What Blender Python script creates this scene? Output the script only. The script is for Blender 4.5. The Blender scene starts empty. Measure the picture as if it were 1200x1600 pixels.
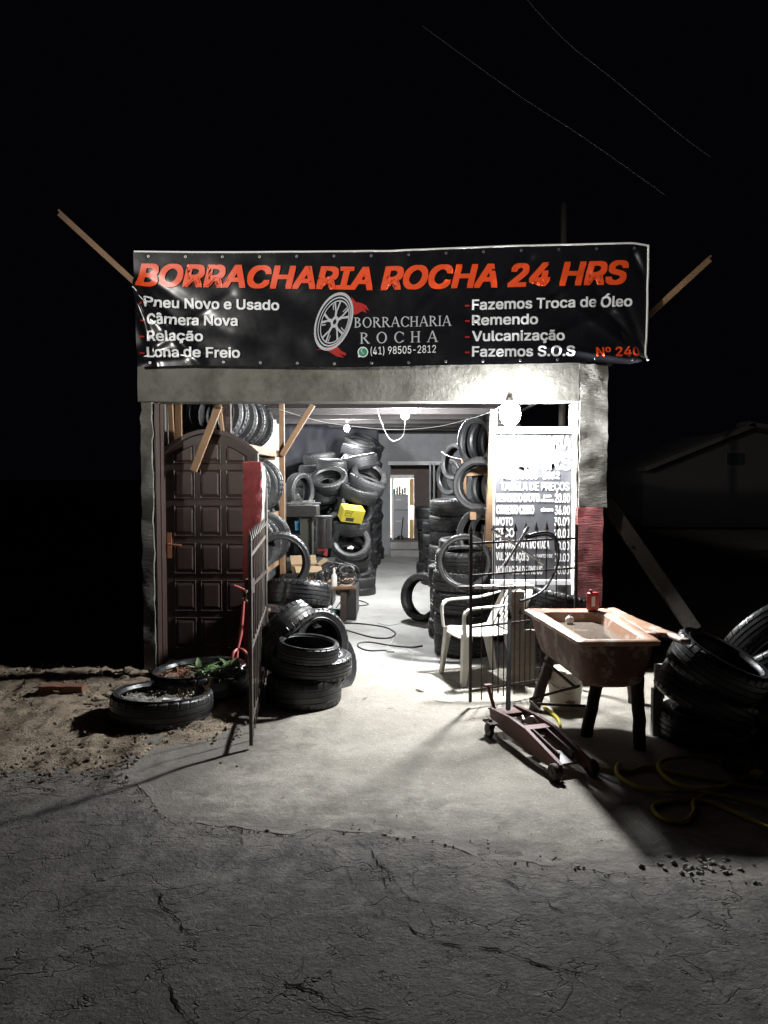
import bpy, bmesh, math, random
from mathutils import Vector, Matrix, noise
R = math.radians
random.seed(7)
SC = bpy.context.scene
COL = SC.collection
# ------------------------------------------------------------------ camera
CAMZ = 1.7
PITCH = math.atan(55 / 1200)
YAW = math.atan(20 / 1200)
cam_d = bpy.data.cameras.new("camera")
cam = bpy.data.objects.new("camera", cam_d)
COL.objects.link(cam)
cam.location = (0, 0, CAMZ)
cam.rotation_euler = (math.pi / 2 - PITCH, 0, YAW)
cam_d.sensor_fit = 'AUTO'
cam_d.sensor_width = 36
cam_d.lens = 27
cam_d.clip_start = 0.05
cam_d.clip_end = 500
SC.camera = cam
# ------------------------------------------------------------------ world / view
w = bpy.data.worlds.new("World")
SC.world = w
w.use_nodes = True
w.node_tree.nodes["Background"].inputs[0].default_value = (0.0010, 0.0008, 0.0014, 1)
w.node_tree.nodes["Background"].inputs[1].default_value = 1.0
SC.view_settings.view_transform = 'Standard'
SC.view_settings.look = 'None'
SC.view_settings.exposure = 0
SC.view_settings.gamma = 1
SC.cycles.use_denoising = True
SC.cycles.max_bounces = 6
SC.cycles.diffuse_bounces = 3
SC.cycles.glossy_bounces = 3
SC.cycles.sample_clamp_indirect = 4
# strengths of the lamps of the place (bulbs are built further down)
LAMP_FRONT = 2550     # emission of the bulb under the beam
LAMP_MID = 5200
LAMP_FAR = 2600
LAMP_ROOM = 4500
STREET_W = 9000       # street floodlight across the road, behind the camera
st = bpy.data.lights.new("street_floodlight", 'SPOT')
st.energy = STREET_W
st.spot_size = R(23.5)
st.spot_blend = 1.0
st.shadow_soft_size = 0.15
st.color = (1.0, 0.97, 0.9)
sto = bpy.data.objects.new("street_floodlight", st)
COL.objects.link(sto)
sto.location = (-9.0, -5.0, 5.0)
sto.rotation_euler = (Vector((-0.45, 6.6, 3.4)) - Vector(sto.location)).to_track_quat('-Z', 'Y').to_euler()

# ------------------------------------------------------------------ pixel -> place
_RM = cam.rotation_euler.to_matrix()


def ray(px, py):
    return _RM @ Vector(((px - 600) / 1200, -(py - 800) / 1200, -1))


def P(px, py, Y):
    d = ray(px, py)
    return Vector((0, 0, CAMZ)) + d * (Y / d.y)


def G(px, py, z=0.0):
    d = ray(px, py)
    return Vector((0, 0, CAMZ)) + d * ((z - CAMZ) / d.z)


# ------------------------------------------------------------------ materials
_M = {}


def mat(name, col, rough=0.6, col2=None, nscale=6.0, bump=0.0, bscale=30.0, metal=0.0, detail=6.0, spec=0.5,
        stain=None, stain_scale=2.0, stain_lo=0.5, stain_hi=0.62, rough2=None, emit=None, estr=0.0, objrand=0.0, coat=0.0, stretch=None):
    if name in _M:
        return _M[name]
    m = bpy.data.materials.new(name)
    m.use_nodes = True
    nt = m.node_tree
    N, L = nt.nodes, nt.links
    b = N["Principled BSDF"]
    b.inputs["Roughness"].default_value = rough
    b.inputs["Metallic"].default_value = metal
    b.inputs["Specular IOR Level"].default_value = spec
    b.inputs["Coat Weight"].default_value = coat
    b.inputs["Base Color"].default_value = (*col, 1)
    tc = N.new("ShaderNodeTexCoord")
    out = None
    if col2:
        nz = N.new("ShaderNodeTexNoise")
        nz.inputs["Scale"].default_value = nscale
        nz.inputs["Detail"].default_value = detail
        nz.inputs["Roughness"].default_value = 0.65
        L.new(tc.outputs["Object"], nz.inputs["Vector"])
        rp = N.new("ShaderNodeMapRange")
        rp.inputs[1].default_value = 0.32
        rp.inputs[2].default_value = 0.68
        L.new(nz.outputs["Fac"], rp.inputs[0])
        mx = N.new("ShaderNodeMix")
        mx.data_type = 'RGBA'
        L.new(rp.outputs[0], mx.inputs[0])
        mx.inputs[6].default_value = (*col, 1)
        mx.inputs[7].default_value = (*col2, 1)
        out = mx.outputs[2]
        if rough2 is not None:
            rr = N.new("ShaderNodeMapRange")
            rr.inputs[3].default_value = rough
            rr.inputs[4].default_value = rough2
            L.new(rp.outputs[0], rr.inputs[0])
            L.new(rr.outputs[0], b.inputs["Roughness"])
    if stain:
        n2 = N.new("ShaderNodeTexNoise")
        n2.inputs["Scale"].default_value = stain_scale
        n2.inputs["Detail"].default_value = 9
        n2.inputs["Roughness"].default_value = 0.7
        L.new(tc.outputs["Object"], n2.inputs["Vector"])
        r2 = N.new("ShaderNodeMapRange")
        r2.inputs[1].default_value = stain_lo
        r2.inputs[2].default_value = stain_hi
        L.new(n2.outputs["Fac"], r2.inputs[0])
        m2 = N.new("ShaderNodeMix")
        m2.data_type = 'RGBA'
        L.new(r2.outputs[0], m2.inputs[0])
        if out:
            L.new(out, m2.inputs[6])
        else:
            m2.inputs[6].default_value = (*col, 1)
        m2.inputs[7].default_value = (*stain, 1)
        out = m2.outputs[2]
    if objrand > 0:
        oi = N.new("ShaderNodeObjectInfo")
        mr = N.new("ShaderNodeMapRange")
        mr.inputs[3].default_value = 1 - objrand
        mr.inputs[4].default_value = 1 + objrand
        L.new(oi.outputs["Random"], mr.inputs[0])
        vm = N.new("ShaderNodeVectorMath")
        vm.operation = 'SCALE'
        if out:
            L.new(out, vm.inputs[0])
        else:
            vm.inputs[0].default_value = col
        L.new(mr.outputs[0], vm.inputs["Scale"])
        out = vm.outputs[0]
    if out:
        L.new(out, b.inputs["Base Color"])
    if bump > 0:
        nb = N.new("ShaderNodeTexNoise")
        nb.inputs["Scale"].default_value = bscale
        nb.inputs["Detail"].default_value = 8
        nb.inputs["Roughness"].default_value = 0.65
        if stretch:
            mp = N.new("ShaderNodeMapping")
            mp.inputs["Scale"].default_value = stretch
            L.new(tc.outputs["Object"], mp.inputs["Vector"])
            L.new(mp.outputs[0], nb.inputs["Vector"])
        else:
            L.new(tc.outputs["Object"], nb.inputs["Vector"])
        bp = N.new("ShaderNodeBump")
        bp.inputs["Strength"].default_value = 1.0
        bp.inputs["Distance"].default_value = bump
        L.new(nb.outputs["Fac"], bp.inputs["Height"])
        L.new(bp.outputs[0], b.inputs["Normal"])
    if emit:
        b.inputs["Emission Color"].default_value = (*emit, 1)
        b.inputs["Emission Strength"].default_value = estr
    _M[name] = m
    return m


rubber = mat("rubber", (0.010, 0.011, 0.012), 0.30, (0.018, 0.018, 0.019), 9, 0.0012, 60, rough2=0.44, stain=(0.06, 0.055, 0.047), stain_scale=5, stain_lo=0.54, stain_hi=0.78, objrand=0.2)
rubber_dusty = mat("rubber_dusty", (0.007, 0.0074, 0.0085), 0.42, (0.016, 0.016, 0.017), 5, 0.0015, 55, rough2=0.65, stain=(0.05, 0.048, 0.044), stain_scale=4, stain_lo=0.52, stain_hi=0.75, objrand=0.4)
concrete = mat("concrete", (0.095, 0.092, 0.079), 0.88, (0.15, 0.146, 0.128), 4.5, 0.005, 24, stain=(0.048, 0.046, 0.034), stain_scale=2.6, stain_lo=0.46, stain_hi=0.66)
concrete_post = mat("rough_concrete", (0.10, 0.096, 0.083), 0.9, (0.15, 0.146, 0.128), 7, 0.014, 12, stretch=(1, 1, 3.5), stain=(0.055, 0.05, 0.04), stain_scale=3, stain_lo=0.5, stain_hi=0.7)
redrough = mat("red_paint_raked", (0.20, 0.022, 0.024), 0.75, (0.27, 0.045, 0.045), 6, 0.022, 10, stretch=(0.6, 1, 7), stain=(0.12, 0.03, 0.028), stain_scale=9, stain_lo=0.55, stain_hi=0.66)
redpaint = mat("red_paint_plaster", (0.20, 0.022, 0.024), 0.75, (0.27, 0.045, 0.045), 6, 0.014, 26, stain=(0.12, 0.03, 0.028), stain_scale=9, stain_lo=0.55, stain_hi=0.66)
whiteplaster = mat("white_plaster", (0.62, 0.62, 0.58), 0.85, (0.45, 0.44, 0.40), 6, 0.012, 30, stain=(0.25, 0.23, 0.2), stain_scale=5, stain_lo=0.58, stain_hi=0.7)
wood = mat("pine_board", (0.24, 0.14, 0.07), 0.7, (0.16, 0.09, 0.045), 5, 0.003, 30, stain=(0.16, 0.10, 0.06), stain_scale=6, stain_lo=0.55, stain_hi=0.7)
wood_grey = mat("weathered_wood", (0.20, 0.165, 0.13), 0.85, (0.12, 0.10, 0.08), 9, 0.006, 30, stain=(0.06, 0.05, 0.04), stain_scale=7, stain_lo=0.55, stain_hi=0.66)
wood_dark = mat("dark_log", (0.03, 0.019, 0.015), 0.8, (0.055, 0.036, 0.028), 9, 0.008, 26)
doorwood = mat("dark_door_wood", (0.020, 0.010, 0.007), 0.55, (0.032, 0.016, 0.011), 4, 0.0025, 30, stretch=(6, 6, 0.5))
iron = mat("black_iron", (0.018, 0.017, 0.017), 0.5, (0.05, 0.03, 0.02), 22, 0.002, 60, metal=0.3)
rustiron = mat("rusty_iron", (0.055, 0.028, 0.02), 0.7, (0.03, 0.02, 0.017), 14, 0.003, 60, metal=0.3)
steel = mat("bright_steel", (0.62, 0.62, 0.63), 0.3, (0.45, 0.44, 0.43), 15, 0.0006, 60, metal=0.9)
galv = mat("dull_steel", (0.30, 0.30, 0.30), 0.45, (0.2, 0.19, 0.18), 12, 0.001, 60, metal=0.8)
whiteplastic = mat("white_plastic", (0.82, 0.80, 0.75), 0.38, (0.74, 0.71, 0.64), 5, 0.0006, 40, stain=(0.40, 0.36, 0.28), stain_scale=6, stain_lo=0.62, stain_hi=0.8)
bucketplastic = mat("bucket_plastic", (0.66, 0.62, 0.54), 0.45, (0.5, 0.44, 0.35), 7, 0.0008, 40, stain=(0.25, 0.17, 0.1), stain_scale=6, stain_lo=0.58, stain_hi=0.72)
sinkmat = mat("painted_trough", (0.17, 0.075, 0.045), 0.65, (0.085, 0.038, 0.025), 5, 0.008, 26, stain=(0.30, 0.23, 0.185), stain_scale=7, stain_lo=0.52, stain_hi=0.60)
sinkrim = mat("worn_trough_rim", (0.40, 0.22, 0.13), 0.5, (0.30, 0.15, 0.085), 6, 0.004, 30, stain=(0.66, 0.58, 0.5), stain_scale=6, stain_lo=0.5, stain_hi=0.62)
jackred = mat("jack_red_paint", (0.13, 0.032, 0.024), 0.6, (0.085, 0.026, 0.02), 8, 0.0015, 50, stain=(0.05, 0.03, 0.025), stain_scale=9, stain_lo=0.55, stain_hi=0.7)
black_paint = mat("black_paint", (0.012, 0.012, 0.013), 0.45, (0.03, 0.028, 0.026), 12, 0.001, 50)
vinyl = mat("banner_vinyl", (0.005, 0.005, 0.007), 0.20, (0.008, 0.008, 0.010), 4, 0.0, spec=0.5, rough2=0.28)
v_red = mat("banner_red", (0.72, 0.072, 0.015), 0.36)
v_white = mat("banner_white", (0.72, 0.74, 0.76), 0.36)
v_silver = mat("banner_silver", (0.42, 0.44, 0.47), 0.36)
v_green = mat("banner_green", (0.03, 0.22, 0.12), 0.36)
v_dred = mat("banner_dark_red", (0.36, 0.02, 0.018), 0.36)
hem = mat("banner_hem", (0.75, 0.75, 0.73), 0.5)
signblack = mat("sign_black", (0.045, 0.046, 0.052), 0.4, (0.065, 0.066, 0.072), 8, stain=(0.16, 0.16, 0.17), stain_scale=7, stain_lo=0.66, stain_hi=0.8)
signwhite = mat("sign_white", (0.8, 0.8, 0.79), 0.5)
yellow = mat("yellow_card", (0.62, 0.52, 0.03), 0.5, (0.5, 0.42, 0.03), 9)
cardboard = mat("cardboard", (0.30, 0.21, 0.115), 0.8, (0.25, 0.17, 0.09), 5)
yhose = mat("yellow_hose", (0.65, 0.55, 0.05), 0.4, (0.5, 0.42, 0.06), 9)
bhose = mat("black_hose", (0.02, 0.02, 0.02), 0.5)
wcable = mat("white_cable", (0.6, 0.6, 0.56), 0.5)
gcable = mat("green_cable", (0.12, 0.20, 0.15), 0.6)
brick = mat("clay_brick", (0.22, 0.10, 0.06), 0.85, (0.16, 0.08, 0.05), 12, 0.006, 40)
stone = mat("rubble_stone", (0.22, 0.18, 0.135), 0.9, (0.13, 0.105, 0.08), 9, 0.008, 40, objrand=0.2)
leafm = mat("weed_leaf", (0.09, 0.16, 0.06), 0.5, (0.15, 0.22, 0.10), 12)
leafdry = mat("dry_leaf", (0.34, 0.24, 0.10), 0.7, (0.25, 0.16, 0.07), 12)
leafred = mat("dry_red_leaf", (0.25, 0.10, 0.055), 0.75, (0.16, 0.075, 0.045), 20)
soil = mat("planter_soil", (0.11, 0.095, 0.07), 0.95, (0.26, 0.25, 0.23), 26, 0.02, 40)
roofm = mat("dark_roof_sheet", (0.012, 0.010, 0.012), 0.85, (0.022, 0.019, 0.021), 5, 0.004, 20)
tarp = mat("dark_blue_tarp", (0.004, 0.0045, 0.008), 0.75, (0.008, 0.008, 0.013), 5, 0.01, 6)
greypaint = mat("grey_plaster", (0.20, 0.205, 0.215), 0.85, (0.25, 0.255, 0.26), 4, 0.004, 20, stain=(0.2, 0.19, 0.18), stain_scale=3, stain_lo=0.55, stain_hi=0.7)
brownwall = mat("brown_room_wall", (0.11, 0.085, 0.08), 0.8, (0.14, 0.11, 0.10), 5)
fridgem = mat("grey_fridge", (0.40, 0.40, 0.43), 0.4, (0.36, 0.36, 0.38), 5)
waterm = mat("murky_water", (0.17, 0.145, 0.12), 0.06, spec=0.6)
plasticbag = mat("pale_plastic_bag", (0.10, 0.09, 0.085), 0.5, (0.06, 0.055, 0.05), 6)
glass = mat("dark_glass", (0.01, 0.011, 0.012), 0.08, spec=0.6)
carpaint = mat("dark_car_paint", (0.010, 0.009, 0.010), 0.35)
tailred = mat("tail_lamp_red", (0.20, 0.02, 0.015), 0.3)
galvwhite = mat("grey_board", (0.36, 0.38, 0.37), 0.7, (0.3, 0.31, 0.3), 6)
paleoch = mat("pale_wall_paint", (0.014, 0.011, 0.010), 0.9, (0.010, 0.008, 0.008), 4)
teal = mat("teal_plastic", (0.03, 0.22, 0.19), 0.45)
bluelabel = mat("blue_label", (0.03, 0.2, 0.4), 0.5)
brass = mat("brass_handle", (0.55, 0.26, 0.16), 0.35, metal=0.7)
blockwall = None


def make_blockwall():
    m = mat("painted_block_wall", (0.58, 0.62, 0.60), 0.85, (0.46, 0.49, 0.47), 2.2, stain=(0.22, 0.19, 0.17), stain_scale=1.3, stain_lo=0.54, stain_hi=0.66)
    nt = m.node_tree
    N, L = nt.nodes, nt.links
    tc = N.new("ShaderNodeTexCoord")
    sx = N.new("ShaderNodeSeparateXYZ")
    cx = N.new("ShaderNodeCombineXYZ")
    L.new(tc.outputs["Object"], sx.inputs[0])
    L.new(sx.outputs["Y"], cx.inputs["X"])
    L.new(sx.outputs["Z"], cx.inputs["Y"])
    bt = N.new("ShaderNodeTexBrick")
    bt.inputs["Scale"].default_value = 1
    bt.inputs["Brick Width"].default_value = 0.4
    bt.inputs["Row Height"].default_value = 0.2
    bt.inputs["Mortar Size"].default_value = 0.012
    bt.inputs["Mortar Smooth"].default_value = 0.6
    L.new(cx.outputs[0], bt.inputs["Vector"])
    bp = N.new("ShaderNodeBump")
    bp.inputs["Distance"].default_value = 0.012
    bp.invert = True
    L.new(bt.outputs["Fac"], bp.inputs["Height"])
    L.new(bp.outputs[0], N["Principled BSDF"].inputs["Normal"])
    return m


blockwall = make_blockwall()


def ground_mat(name, c1, c2, c3, cscale, bump, cracks, speck, wearcol=None, oil=0.0):
    m = bpy.data.materials.new(name)
    m.use_nodes = True
    nt = m.node_tree
    N, L = nt.nodes, nt.links
    b = N["Principled BSDF"]
    b.inputs["Roughness"].default_value = 0.88
    b.inputs["Specular IOR Level"].default_value = 0.3
    tc = N.new("ShaderNodeTexCoord")

    def nz(scale, det=8, rgh=0.65, vec=None):
        n = N.new("ShaderNodeTexNoise")
        n.inputs["Scale"].default_value = scale
        n.inputs["Detail"].default_value = det
        n.inputs["Roughness"].default_value = rgh
        L.new(vec or tc.outputs["Object"], n.inputs["Vector"])
        return n

    def mr(src, a, b_, c=0.0, d=1.0):
        n = N.new("ShaderNodeMapRange")
        n.inputs[1].default_value = a
        n.inputs[2].default_value = b_
        n.inputs[3].default_value = c
        n.inputs[4].default_value = d
        L.new(src, n.inputs[0])
        return n.outputs[0]

    def mix(f, a, b_):
        n = N.new("ShaderNodeMix")
        n.data_type = 'RGBA'
        L.new(f, n.inputs[0])
        for k, v in ((6, a), (7, b_)):
            if isinstance(v, tuple):
                n.inputs[k].default_value = (*v, 1)
            else:
                L.new(v, n.inputs[k])
        return n.outputs[2]

    def math_(op, a, b_):
        n = N.new("ShaderNodeMath")
        n.operation = op
        for k, v in ((0, a), (1, b_)):
            if isinstance(v, (int, float)):
                n.inputs[k].default_value = v
            else:
                L.new(v, n.inputs[k])
        return n.outputs[0]

    col = mix(mr(nz(cscale).outputs["Fac"], 0.35, 0.65), c1, c2)
    col = mix(mr(nz(cscale * 0.45, 10, 0.7).outputs["Fac"], 0.50, 0.64), col, c3)
    if cracks:
        col = mix(mr(nz(4.5, 10, 0.75).outputs["Fac"], 0.56, 0.62, 0, 0.7), col, c3)
        col = mix(mr(nz(1.1, 10, 0.7).outputs["Fac"], 0.46, 0.34, 0, 0.75), col, tuple(0.5 * x for x in c1))
    fine = nz(140, 4, 0.7).outputs["Fac"]
    col = mix(mr(fine, 0.55, 0.72, 0, speck), col, tuple(min(1, 2.2 * x) for x in c2))
    col = mix(mr(fine, 0.45, 0.3, 0, speck), col, tuple(0.35 * x for x in c1))
    # exposed stones in the surface
    vs_ = N.new("ShaderNodeTexVoronoi")
    vs_.inputs["Scale"].default_value = 75
    L.new(tc.outputs["Object"], vs_.inputs["Vector"])
    sxyz = N.new("ShaderNodeSeparateColor")
    L.new(vs_.outputs["Color"], sxyz.inputs[0])
    stn = math_('MULTIPLY', mr(sxyz.outputs[0], 0.72, 0.95), mr(vs_.outputs["Distance"], 0.55, 0.25))
    col = mix(math_('MULTIPLY', stn, speck), col, tuple(min(1, 2.0 * x) for x in c2))
    stn2 = math_('MULTIPLY', mr(sxyz.outputs[1], 0.75, 0.95), mr(vs_.outputs["Distance"], 0.5, 0.3))
    col = mix(math_('MULTIPLY', stn2, speck), col, tuple(0.45 * x for x in c1))
    if wearcol:
        at = N.new("ShaderNodeAttribute")
        at.attribute_name = "wear"
        wn = math_('MULTIPLY', math_('SUBTRACT', nz(5.5, 9, 0.72).outputs["Fac"], 0.5), 2.6)
        gate = math_('MULTIPLY', at.outputs["Fac"], 4.0)
        wf = math_('ADD', at.outputs["Fac"], math_('MULTIPLY', wn, math_('MINIMUM', gate, 1.0)))
        col = mix(mr(wf, 0.15, 0.85), col, wearcol)
    if oil:
        on = nz(1.7, 5, 0.6).outputs["Fac"]
        col = mix(math_('MULTIPLY', mr(on, 0.60, 0.75), oil), col, tuple(0.4 * x for x in c1))
        on2 = nz(9, 3, 0.6).outputs["Fac"]
        col = mix(math_('MULTIPLY', mr(on2, 0.68, 0.74), oil), col, tuple(0.3 * x for x in c1))
    h = math_('MULTIPLY', nz(16, 10, 0.7).outputs["Fac"], 1.0)
    h = math_('ADD', h, math_('MULTIPLY', stn, 0.12))
    h = math_('ADD', h, math_('MULTIPLY', nz(38, 6, 0.7).outputs["Fac"], 0.5))
    h = math_('ADD', h, math_('MULTIPLY', nz(70, 6, 0.7).outputs["Fac"], 0.40))
    if cracks:
        d = N.new("ShaderNodeVectorMath")
        d.operation = 'SCALE'
        dn = nz(1.3, 6, 0.55)
        L.new(dn.outputs["Color"], d.inputs[0])
        d.inputs["Scale"].default_value = 0.9
        ad = N.new("ShaderNodeVectorMath")
        ad.operation = 'ADD'
        mp = N.new("ShaderNodeMapping")
        mp.inputs["Rotation"].default_value = (0, 0, 0.55)
        mp.inputs["Scale"].default_value = (0.62, 1.25, 1)
        L.new(tc.outputs["Object"], mp.inputs["Vector"])
        L.new(mp.outputs[0], ad.inputs[0])
        L.new(d.outputs[0], ad.inputs[1])
        tot = None
        for sc_, wd, lo, hi in ((1.9, 0.009, 0.50, 0.62), (4.4, 0.015, 0.50, 0.62), (9.0, 0.024, 0.54, 0.64)):
            v = N.new("ShaderNodeTexVoronoi")
            v.feature = 'DISTANCE_TO_EDGE'
            v.inputs["Scale"].default_value = sc_
            L.new(ad.outputs[0], v.inputs["Vector"])
            c = mr(v.outputs["Distance"], wd, 0.0)
            mk = mr(nz(1.1 * sc_, 3, 0.5).outputs["Fac"], lo, hi)
            c = math_('MULTIPLY', c, mk)
            tot = c if tot is None else math_('MAXIMUM', tot, c)
        col = mix(math_('MULTIPLY', tot, 0.85), col, tuple(0.25 * x for x in c1))
        h = math_('SUBTRACT', h, math_('MULTIPLY', tot, 1.2))
    L.new(col, b.inputs["Base Color"])
    bp = N.new("ShaderNodeBump")
    bp.inputs["Distance"].default_value = bump
    L.new(h, bp.inputs["Height"])
    L.new(bp.outputs[0], b.inputs["Normal"])
    return m


asphalt = ground_mat("cracked_asphalt", (0.040, 0.0365, 0.033), (0.060, 0.054, 0.049), (0.110, 0.100, 0.087), 2.0, 0.017, True, 0.8, (0.165, 0.152, 0.132))
apronm = ground_mat("worn_concrete", (0.265, 0.244, 0.206), (0.335, 0.312, 0.268), (0.40, 0.375, 0.326), 2.2, 0.008, False, 0.4, (0.16, 0.148, 0.13), 0.4)
floorm = ground_mat("shop_concrete", (0.33, 0.325, 0.305), (0.40, 0.395, 0.375), (0.27, 0.262, 0.245), 1.8, 0.003, False, 0.12, None, 0.4)
dirtm = ground_mat("dirt", (0.21, 0.165, 0.115), (0.30, 0.245, 0.18), (0.15, 0.115, 0.08), 4.5, 0.024, False, 0.5)


# ------------------------------------------------------------------ mesh builder
class MB:
    def __init__(s):
        s.v = []
        s.f = []

    def add(s, vs, fs):
        o = len(s.v)
        s.v += [Vector(x) for x in vs]
        s.f += [tuple(i + o for i in f) for f in fs]

    def box(s, lo, hi, M=None):
        x0, y0, z0 = lo
        x1, y1, z1 = hi
        vs = [Vector(q) for q in ((x0, y0, z0), (x1, y0, z0), (x1, y1, z0), (x0, y1, z0), (x0, y0, z1), (x1, y0, z1), (x1, y1, z1), (x0, y1, z1))]
        if M:
            vs = [M @ q for q in vs]
        s.add(vs, [(3, 2, 1, 0), (4, 5, 6, 7), (0, 1, 5, 4), (1, 2, 6, 5), (2, 3, 7, 6), (3, 0, 4, 7)])

    def beam(s, a, b, wx, wz, up=(0, 0, 1)):
        a, b = Vector(a), Vector(b)
        t = (b - a).normalized()
        u = Vector(up)
        if abs(t.dot(u)) > 0.97:
            u = Vector((0, 1, 0))
        sx = t.cross(u).normalized()
        sz = sx.cross(t)
        vs = []
        for p in (a, b):
            for i, j in ((-1, -1), (1, -1), (1, 1), (-1, 1)):
                vs.append(p + sx * (i * wx / 2) + sz * (j * wz / 2))
        s.add(vs, [(3, 2, 1, 0), (4, 5, 6, 7), (0, 1, 5, 4), (1, 2, 6, 5), (2, 3, 7, 6), (3, 0, 4, 7)])

    def tube(s, pts, r, n=8, cap=True):
        pts = [Vector(p) for p in pts]
        rs = r if isinstance(r, (list, tuple)) else [r] * len(pts)
        T = []
        for i in range(len(pts)):
            T.append((pts[min(i + 1, len(pts) - 1)] - pts[max(i - 1, 0)]).normalized())
        ref = Vector((0, 0, 1)) if abs(T[0].z) < 0.9 else Vector((1, 0, 0))
        nrm = (ref - T[0] * ref.dot(T[0])).normalized()
        vs, fs = [], []
        for i, p in enumerate(pts):
            nrm = (nrm - T[i] * nrm.dot(T[i])).normalized()
            bn = T[i].cross(nrm)
            for k in range(n):
                a = 2 * math.pi * k / n
                vs.append(p + (nrm * math.cos(a) + bn * math.sin(a)) * rs[i])
        for i in range(len(pts) - 1):
            for k in range(n):
                k2 = (k + 1) % n
                fs.append((i * n + k, i * n + k2, (i + 1) * n + k2, (i + 1) * n + k))
        if cap:
            fs.append(tuple(range(n - 1, -1, -1)))
            fs.append(tuple((len(pts) - 1) * n + k for k in range(n)))
        s.add(vs, fs)

    def lathe(s, prof, n=24, M=None, closed=False):
        vs, fs = [], []
        for k in range(n):
            a = 2 * math.pi * k / n
            for r, z in prof:
                q = Vector((r * math.cos(a), r * math.sin(a), z))
                vs.append(M @ q if M else q)
        m = len(prof)
        for k in range(n):
            k2 = (k + 1) % n
            for j in range(m if closed else m - 1):
                j2 = (j + 1) % m
                fs.append((k * m + j, k2 * m + j, k2 * m + j2, k * m + j2))
        if not closed:
            for j in (0, m - 1):
                if prof[j][0] > 1e-6:
                    ids = [k * m + j for k in range(n)]
                    fs.append(tuple(reversed(ids)) if j == 0 else tuple(ids))
        s.add(vs, fs)

    def prism(s, poly, depth, M=None):
        # poly in local XZ, extruded along +Y by depth
        n = len(poly)
        vs = [Vector((x, 0, z)) for x, z in poly] + [Vector((x, depth, z)) for x, z in poly]
        if M:
            vs = [M @ q for q in vs]
        fs = [tuple(range(n)), tuple(range(2 * n - 1, n - 1, -1))]
        fs += [(i, i + n, (i + 1) % n + n, (i + 1) % n) for i in range(n)]
        s.add(vs, fs)

    def rough(s, lo, hi, step, amp, sc=6.0, seed=0.0):
        bm = bmesh.new()
        bmesh.ops.create_cube(bm, size=1)
        lo, hi = Vector(lo), Vector(hi)
        for v in bm.verts:
            v.co = Vector([(lo[i] + hi[i]) / 2 + v.co[i] * (hi[i] - lo[i]) for i in range(3)])
        for ax in range(3):
            n = int((hi[ax] - lo[ax]) / step)
            for k in range(1, n + 1):
                no = Vector((0, 0, 0))
                no[ax] = 1
                co = lo.copy()
                co[ax] = lo[ax] + (hi[ax] - lo[ax]) * k / (n + 1)
                bmesh.ops.bisect_plane(bm, geom=bm.verts[:] + bm.edges[:] + bm.faces[:], plane_co=co, plane_no=no)
        for v in bm.verts:
            q = v.co * sc + Vector((seed, seed * 2, 3))
            v.co += noise.turbulence_vector(q, 3, False) * amp
        bm.verts.index_update()
        s.add([v.co.copy() for v in bm.verts], [tuple(x.index for x in f.verts) for f in bm.faces])
        bm.free()

    def mesh(s, name, m, off=Vector((0, 0, 0)), smooth=True, angle=35):
        me = bpy.data.meshes.new(name)
        me.from_pydata([tuple(q - off) for q in s.v], [], s.f)
        me.update()
        bm = bmesh.new()
        bm.from_mesh(me)
        bmesh.ops.recalc_face_normals(bm, faces=bm.faces[:])
        bm.to_mesh(me)
        bm.free()
        if m:
            me.materials.append(m)
        if smooth:
            me.polygons.foreach_set("use_smooth", [True] * len(me.polygons))
            me.set_sharp_from_angle(angle=R(angle))
        return me

    def build(s, name, m, parent=None, local=False, bevel=0.0, smooth=True, angle=35, loc=None):
        """world coordinates unless local; parent is an Empty moved only by location (world mode)"""
        off = Vector((0, 0, 0))
        if not local:
            if parent is not None:
                q = parent
                while q is not None:
                    off = off + Vector(q.location)
                    q = q.parent
            elif loc is not None:
                off = Vector(loc)
            elif s.v:
                xs = [q.x for q in s.v]
                ys = [q.y for q in s.v]
                zs = [q.z for q in s.v]
                off = Vector(((min(xs) + max(xs)) / 2, (min(ys) + max(ys)) / 2, min(zs)))
        o = bpy.data.objects.new(name, s.mesh(name, m, off, smooth, angle))
        COL.objects.link(o)
        if parent is not None:
            o.parent = parent
        elif not local:
            o.location = off
        if bevel > 0:
            b = o.modifiers.new("bevel", 'BEVEL')
            b.width = bevel
            b.segments = 2
            b.limit_method = 'ANGLE'
            b.angle_limit = R(40)
        return o


def tag(o, label=None, cat=None, group=None, kind=None):
    if label:
        o["label"] = label
    if cat:
        o["category"] = cat
    if group:
        o["group"] = group
    if kind:
        o["kind"] = kind
    return o


def thing(name, loc, label, cat, group=None, rz=0.0):
    o = bpy.data.objects.new(name, None)
    COL.objects.link(o)
    o.location = loc
    o.rotation_euler = (0, 0, rz)
    o.empty_display_size = 0.1
    return tag(o, label, cat, group)


def catmull(pts, n=8):
    pts = [Vector(p) for p in pts]
    out = []
    for i in range(len(pts) - 1):
        p0 = pts[max(i - 1, 0)]
        p1, p2 = pts[i], pts[i + 1]
        p3 = pts[min(i + 2, len(pts) - 1)]
        for k in range(n):
            t = k / n
            out.append(0.5 * ((2 * p1) + (p2 - p0) * t + (2 * p0 - 5 * p1 + 4 * p2 - p3) * t * t + (3 * p1 - p0 - 3 * p2 + p3) * t ** 3))
    out.append(pts[-1])
    return out


# ================================================================== GROUND
def pl(x, pts):
    if x <= pts[0][0]:
        return pts[0][1]
    for (a, b), (c, d) in zip(pts, pts[1:]):
        if x <= c:
            return b + (d - b) * (x - a) / (c - a)
    return pts[-1][1]


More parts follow.
